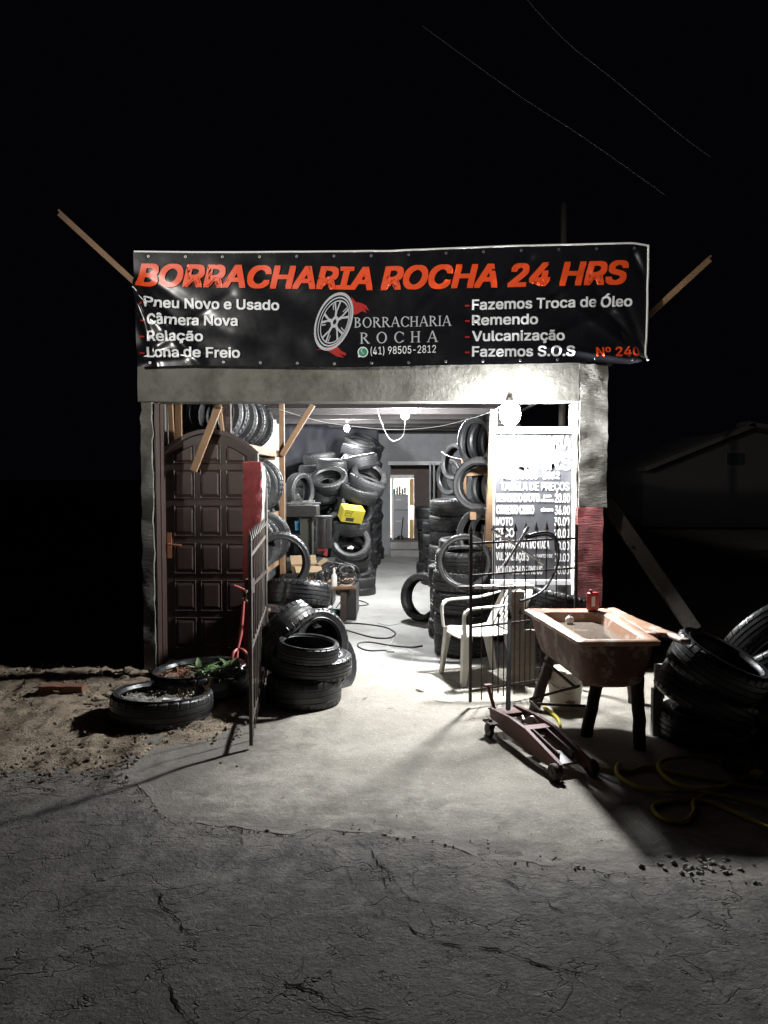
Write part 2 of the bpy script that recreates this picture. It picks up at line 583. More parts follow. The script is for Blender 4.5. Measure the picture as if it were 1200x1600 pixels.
EDGE = [tuple(G(x, y)[:2]) for x, y in ((-260, 1250), (-60, 1240), (90, 1225), (205, 1222), (255, 1268), (330, 1290), (460, 1298), (600, 1300), (680, 1318), (780, 1340), (900, 1356), (1000, 1366), (1130, 1378), (1260, 1370), (1400, 1365))]


def edge_y(x):
    y = pl(x, EDGE)
    return y + 0.05 * noise.fractal(Vector((x * 4, 3.3, 0)), 0.8, 2.1, 6) + 0.015 * noise.noise(Vector((x * 31, 1, 0)))


def sheet(name, m, xs, ts, fn, wear=None):
    b = MB()
    vs = [fn(x, t) for x in xs for t in ts]
    nt_ = len(ts)
    fs = [(i * nt_ + j, (i + 1) * nt_ + j, (i + 1) * nt_ + j + 1, i * nt_ + j + 1) for i in range(len(xs) - 1) for j in range(nt_ - 1)]
    b.add(vs, fs)
    o = b.build(name, m, local=True, angle=180)
    if wear:
        at = o.data.attributes.new("wear", 'FLOAT', 'POINT')
        at.data.foreach_set("value", [wear(v[0], v[1]) for v in vs])
    return tag(o, kind='structure')


def lin(a, b, n):
    return [a + (b - a) * i / n for i in range(n + 1)]


def zroad(x, y):
    return -0.008 + 0.010 * noise.fractal(Vector((x * 0.8, y * 0.8, 0)), 1.0, 2.0, 3) + 0.004 * noise.noise(Vector((x * 9, y * 9, 4)))


def zapron(x, y):
    return 0.010 * noise.fractal(Vector((x * 1.1, y * 1.1, 7)), 1.0, 2.0, 3) + 0.003 * noise.noise(Vector((x * 8, y * 8, 2)))


# far ground (dark earth) under everything
gb = MB()
gb.add([(-250, -60, -0.12), (250, -60, -0.12), (250, 400, -0.12), (-250, 400, -0.12)], [(0, 1, 2, 3)])
tag(gb.build("ground", dirtm, local=True, smooth=False), kind='structure')
# asphalt road
sheet("road", asphalt, lin(-9, 9, 260), lin(-6, 4.45, 150), lambda x, y: (x, y, zroad(x, y)),
      lambda x, y: math.exp(-max(0.0, edge_y(x) - y) / 0.42) * 0.75)
CRACKS = [  # photo pixels along the cracks of the old paving, widest width in metres
    ([(545, 1310), (580, 1330), (612, 1375), (640, 1395), (690, 1412), (728, 1430)], 0.010), ([(612, 1350), (640, 1365), (655, 1398)], 0.005), ([(590, 1345), (600, 1375), (640, 1400)], 0.004),
    ([(560, 1420), (625, 1435), (690, 1465), (760, 1480), (800, 1490), (880, 1512), (960, 1530), (1010, 1540)], 0.011), ([(850, 1405), (880, 1422), (925, 1428), (960, 1428)], 0.008),
    ([(780, 1370), (820, 1390), (870, 1400), (895, 1396)], 0.006), ([(1100, 1515), (1150, 1514), (1200, 1508)], 0.007), ([(225, 1372), (250, 1400), (265, 1420), (285, 1448), (330, 1455), (360, 1460)], 0.010),
    ([(240, 1500), (255, 1530), (280, 1560), (300, 1590), (310, 1610)], 0.011), ([(400, 1515), (440, 1530), (500, 1548), (540, 1575), (620, 1590)], 0.012), ([(470, 1560), (500, 1578), (560, 1585), (660, 1600)], 0.009),
    ([(330, 1285), (355, 1300), (375, 1320), (330, 1360), (312, 1380)], 0.004), ([(0, 1500), (60, 1498), (110, 1494), (150, 1505), (190, 1512)], 0.006), ([(190, 1418), (240, 1422), (265, 1430)], 0.005),
    ([(510, 1320), (540, 1345), (550, 1375), (548, 1390)], 0.006), ([(640, 1330), (700, 1352), (760, 1372), (800, 1378)], 0.005), ([(930, 1470), (960, 1478), (1000, 1474)], 0.005), ([(290, 1240), (310, 1255), (322, 1262)], 0.004),
]
cb_ = MB()
for pts_, wd_ in CRACKS:
    line = catmull([G(x, y) for x, y in pts_], 14)
    vs_, n_ = [], len(line)
    for i, q in enumerate(line):
        t = (line[min(i + 1, n_ - 1)] - line[max(i - 1, 0)]).normalized()
        sd = Vector((-t.y, t.x, 0))
        q = q + sd * (0.030 * noise.fractal(Vector((q.x * 6, q.y * 6, wd_ * 900)), 0.7, 2.1, 5))
        hw_ = wd_ * 0.5 * (0.15 + abs(noise.noise(Vector((q.x * 9, q.y * 9, 4)))) * 1.7) * math.sin(math.pi * (i + 0.3) / (n_ - 0.4)) ** 0.5
        for k in (-1, 1):
            p_ = q + sd * hw_ * k
            vs_.append((p_.x, p_.y, zroad(p_.x, p_.y) + 0.0042))
    cb_.add(vs_, [(2 * i, 2 * i + 1, 2 * i + 3, 2 * i + 2) for i in range(n_ - 1)])
tag(cb_.build("road_cracks", mat("crack_dirt", (0.012, 0.011, 0.010), 1.0, spec=0.0), local=True, smooth=False), kind='structure')
XL_APRON = -0.98


def left_bound(y):      # border between dirt and the concrete apron
    return pl(y, [(3.9, -1.55), (4.3, -1.2), (4.6, -0.95), (5.6, -0.98), (6.6, -1.02), (8.0, -1.05)])


def apron_pt(x, t):
    # t 0..1 from broken edge to shop
    ye = edge_y(x)
    y = ye + t * t * (6.75 - ye) if t > 0.001 else ye - 0.012
    k = min(1.0, (y - ye) / 0.45)
    k = k * k * (3 - 2 * k)
    z = zapron(x, y) + 0.008
    z = z * k + (1 - k) * (zroad(x, y) + 0.0012 + 0.005 * noise.fractal(Vector((x * 3, y * 9, 3)), 0.8, 2, 5))
    if t < 0.001:
        z = zroad(x, y) - 0.012
    return (x, y, z)


sheet("pavement", apronm, lin(-1.62, 7.0, 360), [0, 0.0015] + lin(0.03, 1, 110), apron_pt,
      lambda x, y: math.exp(-max(0.0, y - edge_y(x)) / 0.38) * 0.95 + 1.0 * math.exp(-max(0.0, x - pl(y, [(3.9, -1.6), (4.3, -1.25), (4.7, -0.98), (7, -1.1)])) / 0.28))  # edge wear and left-hand dirt; edge darkening also stands in for lamp falloff
# dirt yard on the left, spilling over the apron


def dirt_pt(u, t):
    y0 = pl(u, [(-9, 3.9), (-2.6, 4.02), (-1.9, 4.08), (-1.5, 4.22), (-0.99, 4.62), (-0.9, 4.7)])
    y0 += 0.09 * noise.fractal(Vector((u * 4, 0.3, 0)), 0.8, 2.0, 6)
    y = y0 + t * (11 - y0)
    x = u + (0.02 * noise.noise(Vector((0, y * 5, 0))) if u > -1.2 else 0)
    rim = min(1, t * (11 - y0) / 0.5, max(0, (-0.90 - u) / 0.4))
    z = -0.03 + 0.055 * rim + rim * (0.035 * noise.fractal(Vector((x * 2.2, y * 2.2, 0)), 1.0, 2.0, 4) + 0.022 * noise.fractal(Vector((x * 11, y * 11, 5)), 0.8, 2.0, 3))
    return (x, y, z)


sheet("dirt_yard", dirtm, lin(-9, -3.2, 60) + lin(-3.16, -0.9, 110), [t * t for t in lin(0, 1, 170)], dirt_pt)
# shop floor
sheet("floor", floorm, lin(-1.05, 1.9, 40), lin(6.75, 16.7, 60), lambda x, y: (x, y, 0.004 + zapron(x, y) * (0.3 + 0.7 * max(0, 1 - (y - 6.75)))))
# right yard behind the heap
sheet("yard", dirtm, lin(1.84, 9, 70), lin(6.73, 12, 50), lambda x, y: (x, y, 0.01 + 0.03 * noise.fractal(Vector((x * 2, y * 2, 1)), 1, 2, 4)))

# ================================================================== BUILDING
Y0 = 6.6
shop = thing("tyre_shop", (-0.2, Y0, 0), "narrow open-fronted concrete tyre shop with timber roof beneath the black banner", "workshop")
XA = P(220, 700, Y0).x
XB = P(238, 700, Y0).x
XC = P(905, 700, Y0).x
XD = P(949, 700, Y0).x
ZB = P(500, 627, Y0).z
ZT = P(500, 568, Y0).z
b = MB()
b.rough((XA, Y0, -0.05), (XB, Y0 + 0.13, ZB - 0.003), 0.07, 0.014, 9, 1)
b.build("concrete_post", concrete_post, shop, angle=60)
ZR = P(920, 792, Y0).z
b = MB()
b.rough((XC, Y0, ZR), (XD, Y0 + 0.3, ZT - 0.01), 0.05, 0.012, 10, 5)
b.build("concrete_post", concrete_post, shop, angle=60)
b = MB()
b.rough((XC - 0.006, Y0 - 0.004, -0.05), (XD - 0.03, Y0 + 0.3, ZR - 0.002), 0.04, 0.005, 14, 9)
o = b.build("post_base", redrough, shop, angle=60)
o["label"] = "red painted lower half of the concrete post"
b = MB()
b.rough((XC - 0.030, Y0 + 0.012, 0), (XC - 0.012, Y0 + 0.26, ZB - 0.01), 0.06, 0.008, 12, 3)
b.build("plaster_strip", whiteplaster, shop, angle=60)
b = MB()
b.rough((XA - 0.02, Y0 + 0.002, ZB), (XC - 0.004, Y0 + 0.24, ZT), 0.10, 0.004, 6, 2)
b.build("beam", concrete, shop, angle=60)
# white paint drips beside the door
b = MB()
for (x, y0_, y1_) in ((249, 815, 1000), (254, 830, 1030)):
    p0 = P(x, y1_, 6.865)
    p1 = P(x - 0.5, y0_, 6.865)
    n = 24
    pts, rs = [], []
    for i in range(n + 1):
        q = p0.lerp(p1, i / n)
        pts.append(q + Vector((0.006 * noise.noise(Vector((i * .7, x, 0))), 0, 0)))
        rs.append(0.006 + 0.005 * abs(noise.noise(Vector((i * .9, x, 5)))))
    b.tube([q + Vector((0, 0, 0)) for q in pts], rs, 6)
b.build("door_jamb", whiteplaster, shop)
# side walls
XW = XA + 0.115
XE = XD - 0.13
b = MB()
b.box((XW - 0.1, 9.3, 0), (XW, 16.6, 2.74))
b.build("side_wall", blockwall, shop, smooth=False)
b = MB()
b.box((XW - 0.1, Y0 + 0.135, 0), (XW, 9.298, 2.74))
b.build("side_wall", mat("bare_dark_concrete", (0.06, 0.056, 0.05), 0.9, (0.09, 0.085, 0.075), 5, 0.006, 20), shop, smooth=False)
b = MB()
b.box((XE, Y0 + 0.32, 0), (XE + 0.1, 16.6, 2.05))
b.build("side_wall", greypaint, shop, smooth=False)
# back wall with opening
YB = 16.6
ox0, ox1 = P(610, 720, YB).x, P(690, 720, YB).x
oz = P(650, 723, YB).z
b = MB()
b.box((XW, YB, 0), (ox0, YB + 0.14, 2.74))
b.box((ox1, YB, 0), (XE + 0.14, YB + 0.14, 2.74))
b.box((ox0, YB, oz), (ox1, YB + 0.14, 2.74))
b.build("back_wall", greypaint, shop, smooth=False)
b = MB()
b.box((ox0 - 0.05, YB - 0.03, oz - 0.05), (ox1 + 0.06, YB - 0.002, oz + 0.03))
b.build("lintel", mat("lintel_paint", (0.5, 0.51, 0.5), 0.7), shop, smooth=False)
# steps up to the back room
b = MB()
b.box((ox0, YB - 0.34, 0), (ox1 + 0.1, YB + 0.0, 0.14))
b.box((ox0, YB + 0.002, 0), (ox1, YB + 0.5, 0.29))
b.build("step", floorm, shop, bevel=0.012)
# back room
b = MB()
rx0, rx1, ry = ox0 - 0.02, ox1 + 0.5, YB + 2.3
b.box((rx0 - 0.1, YB + 0.14, 0), (rx0, ry, 2.6))
b.box((rx0, ry, 0), (rx1, ry + 0.1, 2.6))
b.box((rx1, YB + 0.14, 0), (rx1 + 0.1, ry + 0.1, 2.6))
b.box((rx0 - 0.1, YB + 0.14, 2.6), (rx1 + 0.1, ry + 0.1, 2.7))
b.box((rx0, YB + 0.5, 0.2), (rx1, ry, 0.285))
b.build("back_room", brownwall, shop, smooth=False)
# partition with the lit little doorway
yp = YB + 0.75
px0, px1 = P(640, 770, yp).x, P(700, 770, yp).x
b = MB()
b.box((px0 + 0.1, yp, 0.285), (rx1, yp + 0.06, 2.6))
b.box((rx0, yp, P(630, 744, yp).z), (px0 + 0.098, yp + 0.06, 2.6))
b.build("partition", brownwall, shop, smooth=False)
b = MB()
q0, q1 = P(609, 742, yp - 0.05), P(647, 747, yp - 0.05)
b.box((q0.x, yp - 0.06, q1.z), (q1.x, yp - 0.003, q0.z))
b.box((P(612, 742, yp).x, yp - 0.05, 0.285), (P(615, 742, yp).x, yp - 0.003, q1.z - 0.002))
b.build("door_frame", signwhite, shop, smooth=False)
# white pole frame on the right of the opening
b = MB()
for x in (672, 678):
    a = P(x, 723, YB - 0.12)
    b.box((a.x - 0.018, a.y - 0.02, 0.0), (a.x + 0.018, a.y + 0.02, a.z))
b.build("frame_pole", galvwhite, shop, smooth=False)
# roof with rafters
b = MB()
b.box((XW - 0.1, Y0 + 0.25, 2.76), (XE + 0.1, YB + 0.2, 2.80))
roof = b.build("roof", roofm, shop, smooth=False)
for i in range(10):
    y = Y0 + 0.75 + i * 1.0
    b = MB()
    b.box((XW, y, 2.62), (XE, y + 0.07, 2.755))
    b.build("rafter", mat("rafter_wood", (0.018, 0.015, 0.015), 0.85, (0.03, 0.025, 0.025), 8, 0.003, 30), roof, smooth=False, bevel=0.006)
b = MB()
for i in range(14):
    x = XW + 0.15 + i * 0.3
    b.box((x, Y0 + 0.4, 2.735), (x + 0.04, YB, 2.757))
b.build("batten", mat("rafter_wood", (0.1, 0.1, 0.1)), roof, smooth=False)
# dark tarp hung over the back of the tyre pile
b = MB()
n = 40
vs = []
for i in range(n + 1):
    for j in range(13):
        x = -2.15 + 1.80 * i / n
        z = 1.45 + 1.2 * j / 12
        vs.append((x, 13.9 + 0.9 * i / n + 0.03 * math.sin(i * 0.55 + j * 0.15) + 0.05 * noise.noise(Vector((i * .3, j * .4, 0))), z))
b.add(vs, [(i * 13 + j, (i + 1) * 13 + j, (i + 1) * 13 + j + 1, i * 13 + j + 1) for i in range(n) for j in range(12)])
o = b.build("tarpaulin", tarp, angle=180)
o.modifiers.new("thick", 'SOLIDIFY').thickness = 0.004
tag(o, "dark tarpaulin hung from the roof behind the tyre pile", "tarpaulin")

# ---- arched panelled door
YD = 6.90
dx0, dx1 = P(259, 800, YD).x, P(398, 800, YD).x
dzs, dzt = P(300, 708, YD).z, P(330, 677, YD).z
door = MB()


def arch(x, inset=0.0):
    c = (dx0 + dx1) / 2
    hw = (dx1 - dx0) / 2
    k = (x - c) / hw
    return dzt - (dzt - dzs) * k * k - inset


N_ = 24
poly = [(dx0, 0.02), (dx1, 0.02)] + [(dx1 - (dx1 - dx0) * i / N_, arch(dx1 - (dx1 - dx0) * i / N_)) for i in range(N_ + 1)]
door.prism(poly, 0.035, Matrix.Translation((0, YD, 0)))
dobj = door.build("door", doorwood, shop, bevel=0.003)
dobj["label"] = "dark brown arched wooden door with raised square panels"
pw = (dx1 - dx0 - 0.10) / 3
rows = [0.12, 0.46, 0.80, 1.14, 1.48, 1.80]
b = MB()
for c in range(3):
    xa = dx0 + 0.06 + c * pw + 0.018
    xb = xa + pw - 0.045
    for r_ in range(6):
        za = rows[r_] + 0.02
        if r_ < 5:
            za, zb_ = rows[r_] + 0.02, rows[r_ + 1] - 0.035
            top = [(xb, zb_), (xa, zb_)]
        else:
            top = [(xb - (xb - xa) * i / 6, min(arch(xb - (xb - xa) * i / 6, 0.085), 2.2)) for i in range(7)]
            if min(t[1] for t in top) < za + 0.03:
                top = [(x_, max(z_, za + 0.04)) for x_, z_ in top]
        po = [(xa, za), (xb, za)] + top
        cx_ = sum(q[0] for q in po) / len(po)
        cz_ = sum(q[1] for q in po) / len(po)

        def ring(k, y):
            return [Vector((cx_ + (x_ - cx_) * k, y, cz_ + (z_ - cz_) * k)) for x_, z_ in po]
        R_ = [ring(1.0, YD - 0.001), ring(0.96, YD - 0.010), ring(0.86, YD - 0.004), ring(0.66, YD - 0.013)]
        n = len(po)
        vs = [q for rr in R_ for q in rr]
        fs = [(k * n + i, k * n + (i + 1) % n, (k + 1) * n + (i + 1) % n, (k + 1) * n + i) for k in range(3) for i in range(n)]
        fs.append(tuple(3 * n + i for i in range(n)))
        b.add(vs, fs)
b.build("door_panel", doorwood, dobj, smooth=False)
b = MB()
hz0 = P(265, 850, YD)
b.box((hz0.x - 0.018, YD - 0.012, P(265, 872, YD).z), (hz0.x + 0.022, YD - 0.001, P(265, 832, YD).z))
b.tube([hz0 + Vector((0, -0.01, 0)), hz0 + Vector((0, -0.05, 0)), hz0 + Vector((0.02, -0.055, 0)), hz0 + Vector((0.12, -0.05, -0.008))], 0.009, 8)
b.build("handle", brass, dobj)
# door frame jambs (arch head), plus two added dark boards standing in for shade
b = MB()
for i in range(N_):
    xa = dx0 - 0.03 + (dx1 - dx0 + 0.06) * i / N_
    xb = dx0 - 0.03 + (dx1 - dx0 + 0.06) * (i + 1) / N_
    b.beam((xa, YD + 0.0, arch(xa) + 0.02), (xb, YD + 0.0, arch(xb) + 0.02), 0.05, 0.035)
b.box((dx1 + 0.004, YD - 0.02, 0), (dx1 + 0.034, YD + 0.05, arch(dx1) + 0.02))
b.box((XB - 0.02, YD - 0.03, 0), (dx0 - 0.004, YD + 0.06, 2.34))
b.box((XW + 0.001, Y0 + 0.14, 0), (XW + 0.014, YD - 0.035, 2.34))  # added dark board, stands in for shade on the side wall face
b.box((XB + 0.010, Y0 + 0.025, 0), (XB + 0.022, Y0 + 0.137, 2.335))  # added dark board over bare concrete, shades the post's inner face by colour
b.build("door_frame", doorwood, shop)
# dark boards behind the door gap
b = MB()
b.box((dx1 + 0.036, YD + 0.06, 0), (dx1 + 0.1, YD + 0.1, 1.6))
b.build("wall_stub", concrete, shop, smooth=False)

# ---- red gate pillar (left), broken plaster
xp0, xp1 = P(379, 800, 6.34).x, P(407, 800, 6.34).x
zp = P(390, 722, 6.34).z
pil = thing("gate_pillar", ((xp0 + xp1) / 2, 6.34, 0), "short red painted brick pillar holding the open iron gate", "pillar")
b = MB()
b.rough((xp0, 6.34, -0.05), (xp1, 6.50, zp), 0.035, 0.016, 12, 4)
b.build("pillar_body", redpaint, pil, angle=60)
b = MB()
b.rough((xp1 - 0.004, 6.355, 0.0), (xp1 + 0.010, 6.49, zp - 0.03), 0.04, 0.012, 13, 8)
b.build("bare_plaster", mat("grey_bare_plaster", (0.30, 0.30, 0.28), 0.85, (0.20, 0.195, 0.18), 9, 0.012, 30, stain=(0.22, 0.07, 0.06), stain_scale=6, stain_lo=0.6, stain_hi=0.66), pil, angle=60)

# ================================================================== BANNER
YBN = 6.53
bx0, bx1 = P(211, 480, YBN).x, P(1012, 480, YBN).x
FOLDS = [  # photo pixels x0,y0,x1,y1,width,amp(m)
    (212, 560, 330, 480, 9, 0.016), (214, 452, 292, 545, 8, 0.032), (225, 470, 285, 520, 5, 0.015), (216, 480, 240, 560, 6, 0.022),
    (230, 556, 330, 552, 6, 0.014), (250, 500, 420, 530, 14, 0.010), (240, 440, 330, 500, 10, 0.010),
    (1005, 560, 925, 500, 8, 0.018), (1006, 556, 945, 470, 6, 0.020), (1000, 563, 880, 545, 6, 0.020), (1008, 545, 980, 480, 6, 0.018), (990, 400, 1008, 440, 6, 0.018), (880, 520, 980, 470, 9, 0.014),
    (860, 470, 800, 540, 12, 0.010), (700, 440, 640, 500, 10, 0.008), (820, 410, 760, 470, 8, 0.010), (910, 430, 850, 480, 7, 0.012), (700, 430, 720, 395, 6, 0.007), (940, 480, 1000, 530, 5, 0.016),
    (520, 545, 640, 560, 9, 0.006), (420, 440, 520, 520, 22, 0.008), (600, 420, 560, 540, 24, 0.007), (750, 500, 760, 560, 16, 0.008),
]


def bn_px(X, Z):
    # photo pixel of a point of the flat banner plane (used only to place folds measured there)
    v = Vector((X, YBN, Z)) - Vector((0, 0, CAMZ))
    c = _RM.transposed() @ v
    return 600 + 1200 * c.x / -c.z, 800 - 1200 * c.y / -c.z


def bn_disp(X, Z):
    px, py = bn_px(X, Z)
    d = 0.010 * noise.noise(Vector((X * 1.4, Z * 1.6, 0))) + 0.005 * noise.noise(Vector((X * 4, Z * 5, 3))) + 0.0003 * noise.noise(Vector((X * 19, Z * 23, 6)))
    for x0, y0, x1, y1, wd, am in FOLDS:
        vx, vy = x1 - x0, y1 - y0
        L2 = vx * vx + vy * vy
        t = ((px - x0) * vx + (py - y0) * vy) / L2
        tt = min(1.25, max(-0.1, t))
        dx, dy = px - (x0 + tt * vx), py - (y0 + tt * vy)
        q = (dx * dx + dy * dy) / (wd * wd)
        if q < 9:
            fade = max(0.0, 1 - max(0, tt) / 1.25)
            d += 1.7 * am * (0.25 + 0.75 * fade) * math.exp(-q) * (1 if (x0 + y1) % 2 else -0.8)
    return d


def top_z(X):
    k = (X - bx0) / (bx1 - bx0)
    ya = pl(k, [(0, 392), (0.2, 394), (0.5, 393), (0.75, 386), (0.97, 383), (1, 387)])
    return P(600, ya, YBN).z


def bot_z(X):
    k = (X - bx0) / (bx1 - bx0)
    ya = pl(k, [(0, 572), (0.1, 570), (0.4, 574), (0.6, 571), (0.9, 567), (0.97, 570), (1, 565)])
    return P(600, ya, YBN).z


ban = thing("banner", ((bx0 + bx1) / 2, YBN, bot_z(0)), "wide black vinyl shop banner with red heading and white service list", "banner")
nx, nz_ = 340, 90
vs = []
for i in range(nx + 1):
    X = bx0 + (bx1 - bx0) * i / nx
    za, zb_ = bot_z(X), top_z(X)
    for j in range(nz_ + 1):
        Z = za + (zb_ - za) * j / nz_
        xx = X - (0.05 * (1 - j / nz_) if i == 0 else 0)
        vs.append((X + (0.02 * (0.5 - j / nz_)) * (1 - 2 * i / nx), YBN - bn_disp(X, Z), Z))
b = MB()
m_ = nz_ + 1
b.add(vs, [(i * m_ + j, (i + 1) * m_ + j, (i + 1) * m_ + j + 1, i * m_ + j + 1) for i in range(nx) for j in range(nz_)])
o = b.build("vinyl_sheet", vinyl, ban, angle=180)


def conform(bm, off):
    """cut a flat XZ shape finely and lay it on the vinyl"""
    if not bm.verts:
        return
    for ax, st_ in ((0, 0.03), (2, 0.03)):
        lo = min(v.co[ax] for v in bm.verts)
        hi = max(v.co[ax] for v in bm.verts)
        k = int(lo / st_)
        while k * st_ < hi:
            no = Vector((0, 0, 0))
            no[ax] = 1
            co = Vector((0, 0, 0))
            co[ax] = k * st_
            bmesh.ops.bisect_plane(bm, geom=bm.verts[:] + bm.edges[:] + bm.faces[:], plane_co=co, plane_no=no)
            k += 1
    for v in bm.verts:
        X, Z = v.co.x, v.co.z
        k = (X - bx0) / (bx1 - bx0)
        j = (Z - bot_z(X)) / (top_z(X) - bot_z(X))
        v.co.y = YBN - bn_disp(X, Z) - off + v.co.y


def sans():
    # Blender's own bundled sans; the built-in font where it is missing
    import os
    try:
        p = os.path.join(bpy.utils.system_resource('DATAFILES'), "fonts", "Inter.woff2")
        return bpy.data.fonts.load(p)
    except Exception:
        return None


SANS = sans()


def text_raw(body, bold=0.0, shear=0.0):
    cu = bpy.data.curves.new("lettering", 'FONT')
    cu.body = body
    if SANS:
        cu.font = SANS
    cu.size = 1.0
    cu.offset = 0.0
    cu.shear = shear
    cu.resolution_u = 4
    ob = bpy.data.objects.new("lettering", cu)
    COL.objects.link(ob)
    dg = bpy.context.evaluated_depsgraph_get()
    dg.update()
    me = bpy.data.meshes.new_from_object(ob.evaluated_get(dg))
    bpy.data.objects.remove(ob)
    vs = [(v.co.x, v.co.y) for v in me.vertices]
    fs = [tuple(p.vertices) for p in me.polygons]
    bpy.data.meshes.remove(me)
    bpy.data.curves.remove(cu)
    return vs, fs


FS = 1.0
_h = text_raw("H")[0]
CAP = max(v[1] for v in _h) - min(v[1] for v in _h)
FS = (CAP / 0.70) * (0.82 if SANS else 1.0)
print('CAP', CAP)


def smear(bold):
    b_ = bold * FS
    return [(-b_, -0.7 * b_), (b_, -0.7 * b_), (-b_, 0.7 * b_), (b_, 0.7 * b_), (0, 0)] if b_ > 0.008 else [(0, 0)]


def fit(vs, A, B, H, bold=0.0):
    """2-D letters (cap height 0..~0.7) -> XZ plane between baseline pixels A,B, cap height H metres"""
    x0 = min(v[0] for v in vs)
    x1 = max(v[0] for v in vs)
    cap = CAP + 2 * bold * FS * 0.5
    out = []
    for x, y in vs:
        t = (x - x0) / (x1 - x0)
        base = A.lerp(B, t)
        out.append(Vector((base.x, 0, base.z + y / cap * H)))
    return out


def banner_text(body, a, bpx, hpx, m, bold=0.03, shear=0.0, off=0.010):
    vs, fs = text_raw(body, bold, shear)
    A, B = P(*a, YBN), P(*bpx, YBN)
    H = hpx / 1200 * YBN
    bm = bmesh.new()
    for k, (dx, dy) in enumerate(smear(bold)):
        co = fit(vs, A, B, H, bold)
        sc_ = H / CAP
        vv = [bm.verts.new((c.x + dx * sc_, -0.00025 * k, c.z + dy * sc_)) for c in co]
        for f in fs:
            try:
                bm.faces.new([vv[i] for i in f])
            except ValueError:
                pass
    conform(bm, off)
    mb = MB()
    bm.verts.index_update()
    mb.add([v.co.copy() for v in bm.verts], [tuple(x.index for x in f.verts) for f in bm.faces])
    bm.free()
    return mb.build("lettering", m, ban, angle=180)


banner_text("BORRACHARIA", (216, 446), (580, 452), 34, v_red, 0.055, 0.22)
banner_text("ROCHA 24 HRS", (597, 452), (979, 443), 35, v_red, 0.055, 0.22)
for body, a, c, h in (("Pneu Novo e Usado", (229, 480), (436, 485), 15.5), ("Câmera Nova", (230, 506), (371, 509), 15.5), ("Relação", (230, 532), (317, 533), 15.5), ("Lona de Freio", (229, 557), (375, 559), 15.5),
                      ("Fazemos Troca de Oleo", (738, 484), (987, 478), 15.5), ("Remendo", (738, 508), (840, 506), 15.5), ("Vulcanização", (738, 533), (882, 531), 15.5), ("Fazemos S.O.S", (738, 557), (897, 556), 15.5)):
    banner_text(body, a, c, h, v_white, 0.035)
    banner_text("-", (a[0] - 11, a[1] + 0.5), (a[0] - 5, a[1] + 0.5), 15.5, v_dred, 0.03)
banner_text("Nº 240", (931, 557), (998, 556), 14, v_red, 0.03)
banner_text("(41) 98505-2812", (579, 554), (681, 551), 11.5, v_white, 0.008)


# serif capitals of the emblem
def stroke(x0, y0, x1, y1, wd):
    d = Vector((x1 - x0, y1 - y0))
    n_ = Vector((-d.y, d.x)).normalized() * wd / 2
    a, c = Vector((x0, y0)), Vector((x1, y1))
    return [[a - n_, c - n_, c + n_, a + n_]]


def arcs(cx, cy, rx, ry, a0, a1, thick, thin, n=16):
    out = []
    for i in range(n):
        q = []
        for k in (i, i + 1):
            a = R(a0 + (a1 - a0) * k / n)
            wd = thin + (thick - thin) * abs(math.cos(a))
            q.append((Vector((cx + rx * math.cos(a), cy + ry * math.sin(a))), Vector((cx + (rx - wd) * math.cos(a), cy + (ry - wd * 0.9) * math.sin(a)))))
        out.append([q[0][0], q[1][0], q[1][1], q[0][1]])
    return out


def serif(x, y, wd=0.22):
    return [[Vector((x - wd / 2, y)), Vector((x + wd / 2, y)), Vector((x + wd / 2, y + 0.035)), Vector((x - wd / 2, y + 0.035))]]


def stem(x):
    return stroke(x, 0, x, 0.7, 0.095) + serif(x, 0) + serif(x, 0.665)


GL = {
    'I': (0.26, stem(0.13)),
    'H': (0.66, stem(0.13) + stem(0.53) + stroke(0.13, 0.36, 0.53, 0.36, 0.045)),
    'O': (0.72, arcs(0.36, 0.35, 0.33, 0.365, 0, 360, 0.105, 0.045, 28)),
    'C': (0.64, arcs(0.36, 0.35, 0.33, 0.365, 42, 318, 0.105, 0.045, 24) + stroke(0.61, 0.47, 0.61, 0.66, 0.04) + stroke(0.61, 0.06, 0.61, 0.18, 0.03)),
    'A': (0.68, stroke(0.07, 0, 0.33, 0.7, 0.05) + stroke(0.34, 0.71, 0.60, 0, 0.10) + stroke(0.18, 0.25, 0.5, 0.25, 0.045) + serif(0.08, 0, 0.2) + serif(0.59, 0, 0.22)),
    'R': (0.64, stem(0.13) + arcs(0.2, 0.52, 0.29, 0.18, -90, 90, 0.10, 0.042) + stroke(0.15, 0.36, 0.25, 0.36, 0.04) + stroke(0.15, 0.68, 0.25, 0.68, 0.04) + stroke(0.27, 0.36, 0.56, 0.0, 0.10) + serif(0.57, 0, 0.18)),
    'B': (0.58, stem(0.13) + arcs(0.2, 0.53, 0.25, 0.17, -90, 90, 0.10, 0.042) + arcs(0.2, 0.19, 0.31, 0.19, -90, 90, 0.105, 0.042) + stroke(0.15, 0.37, 0.25, 0.37, 0.04) + stroke(0.15, 0.68, 0.25, 0.68, 0.04) + stroke(0.15, 0.02, 0.25, 0.02, 0.04)),
}


def flat_polys(polys, to, m, off=0.008, name="emblem", parent=None):
    bm = bmesh.new()
    for k, poly in enumerate(polys):
        vv = []
        for q in poly:
            p = to(q)
            vv.append(bm.verts.new((p.x, -0.00004 * (k % 40), p.z)))
        try:
            bm.faces.new(vv)
        except ValueError:
            pass
    conform(bm, off)
    mb = MB()
    bm.verts.index_update()
    mb.add([v.co.copy() for v in bm.verts], [tuple(x.index for x in f.verts) for f in bm.faces])
    bm.free()
    return mb.build(name, m, parent or ban, angle=180)


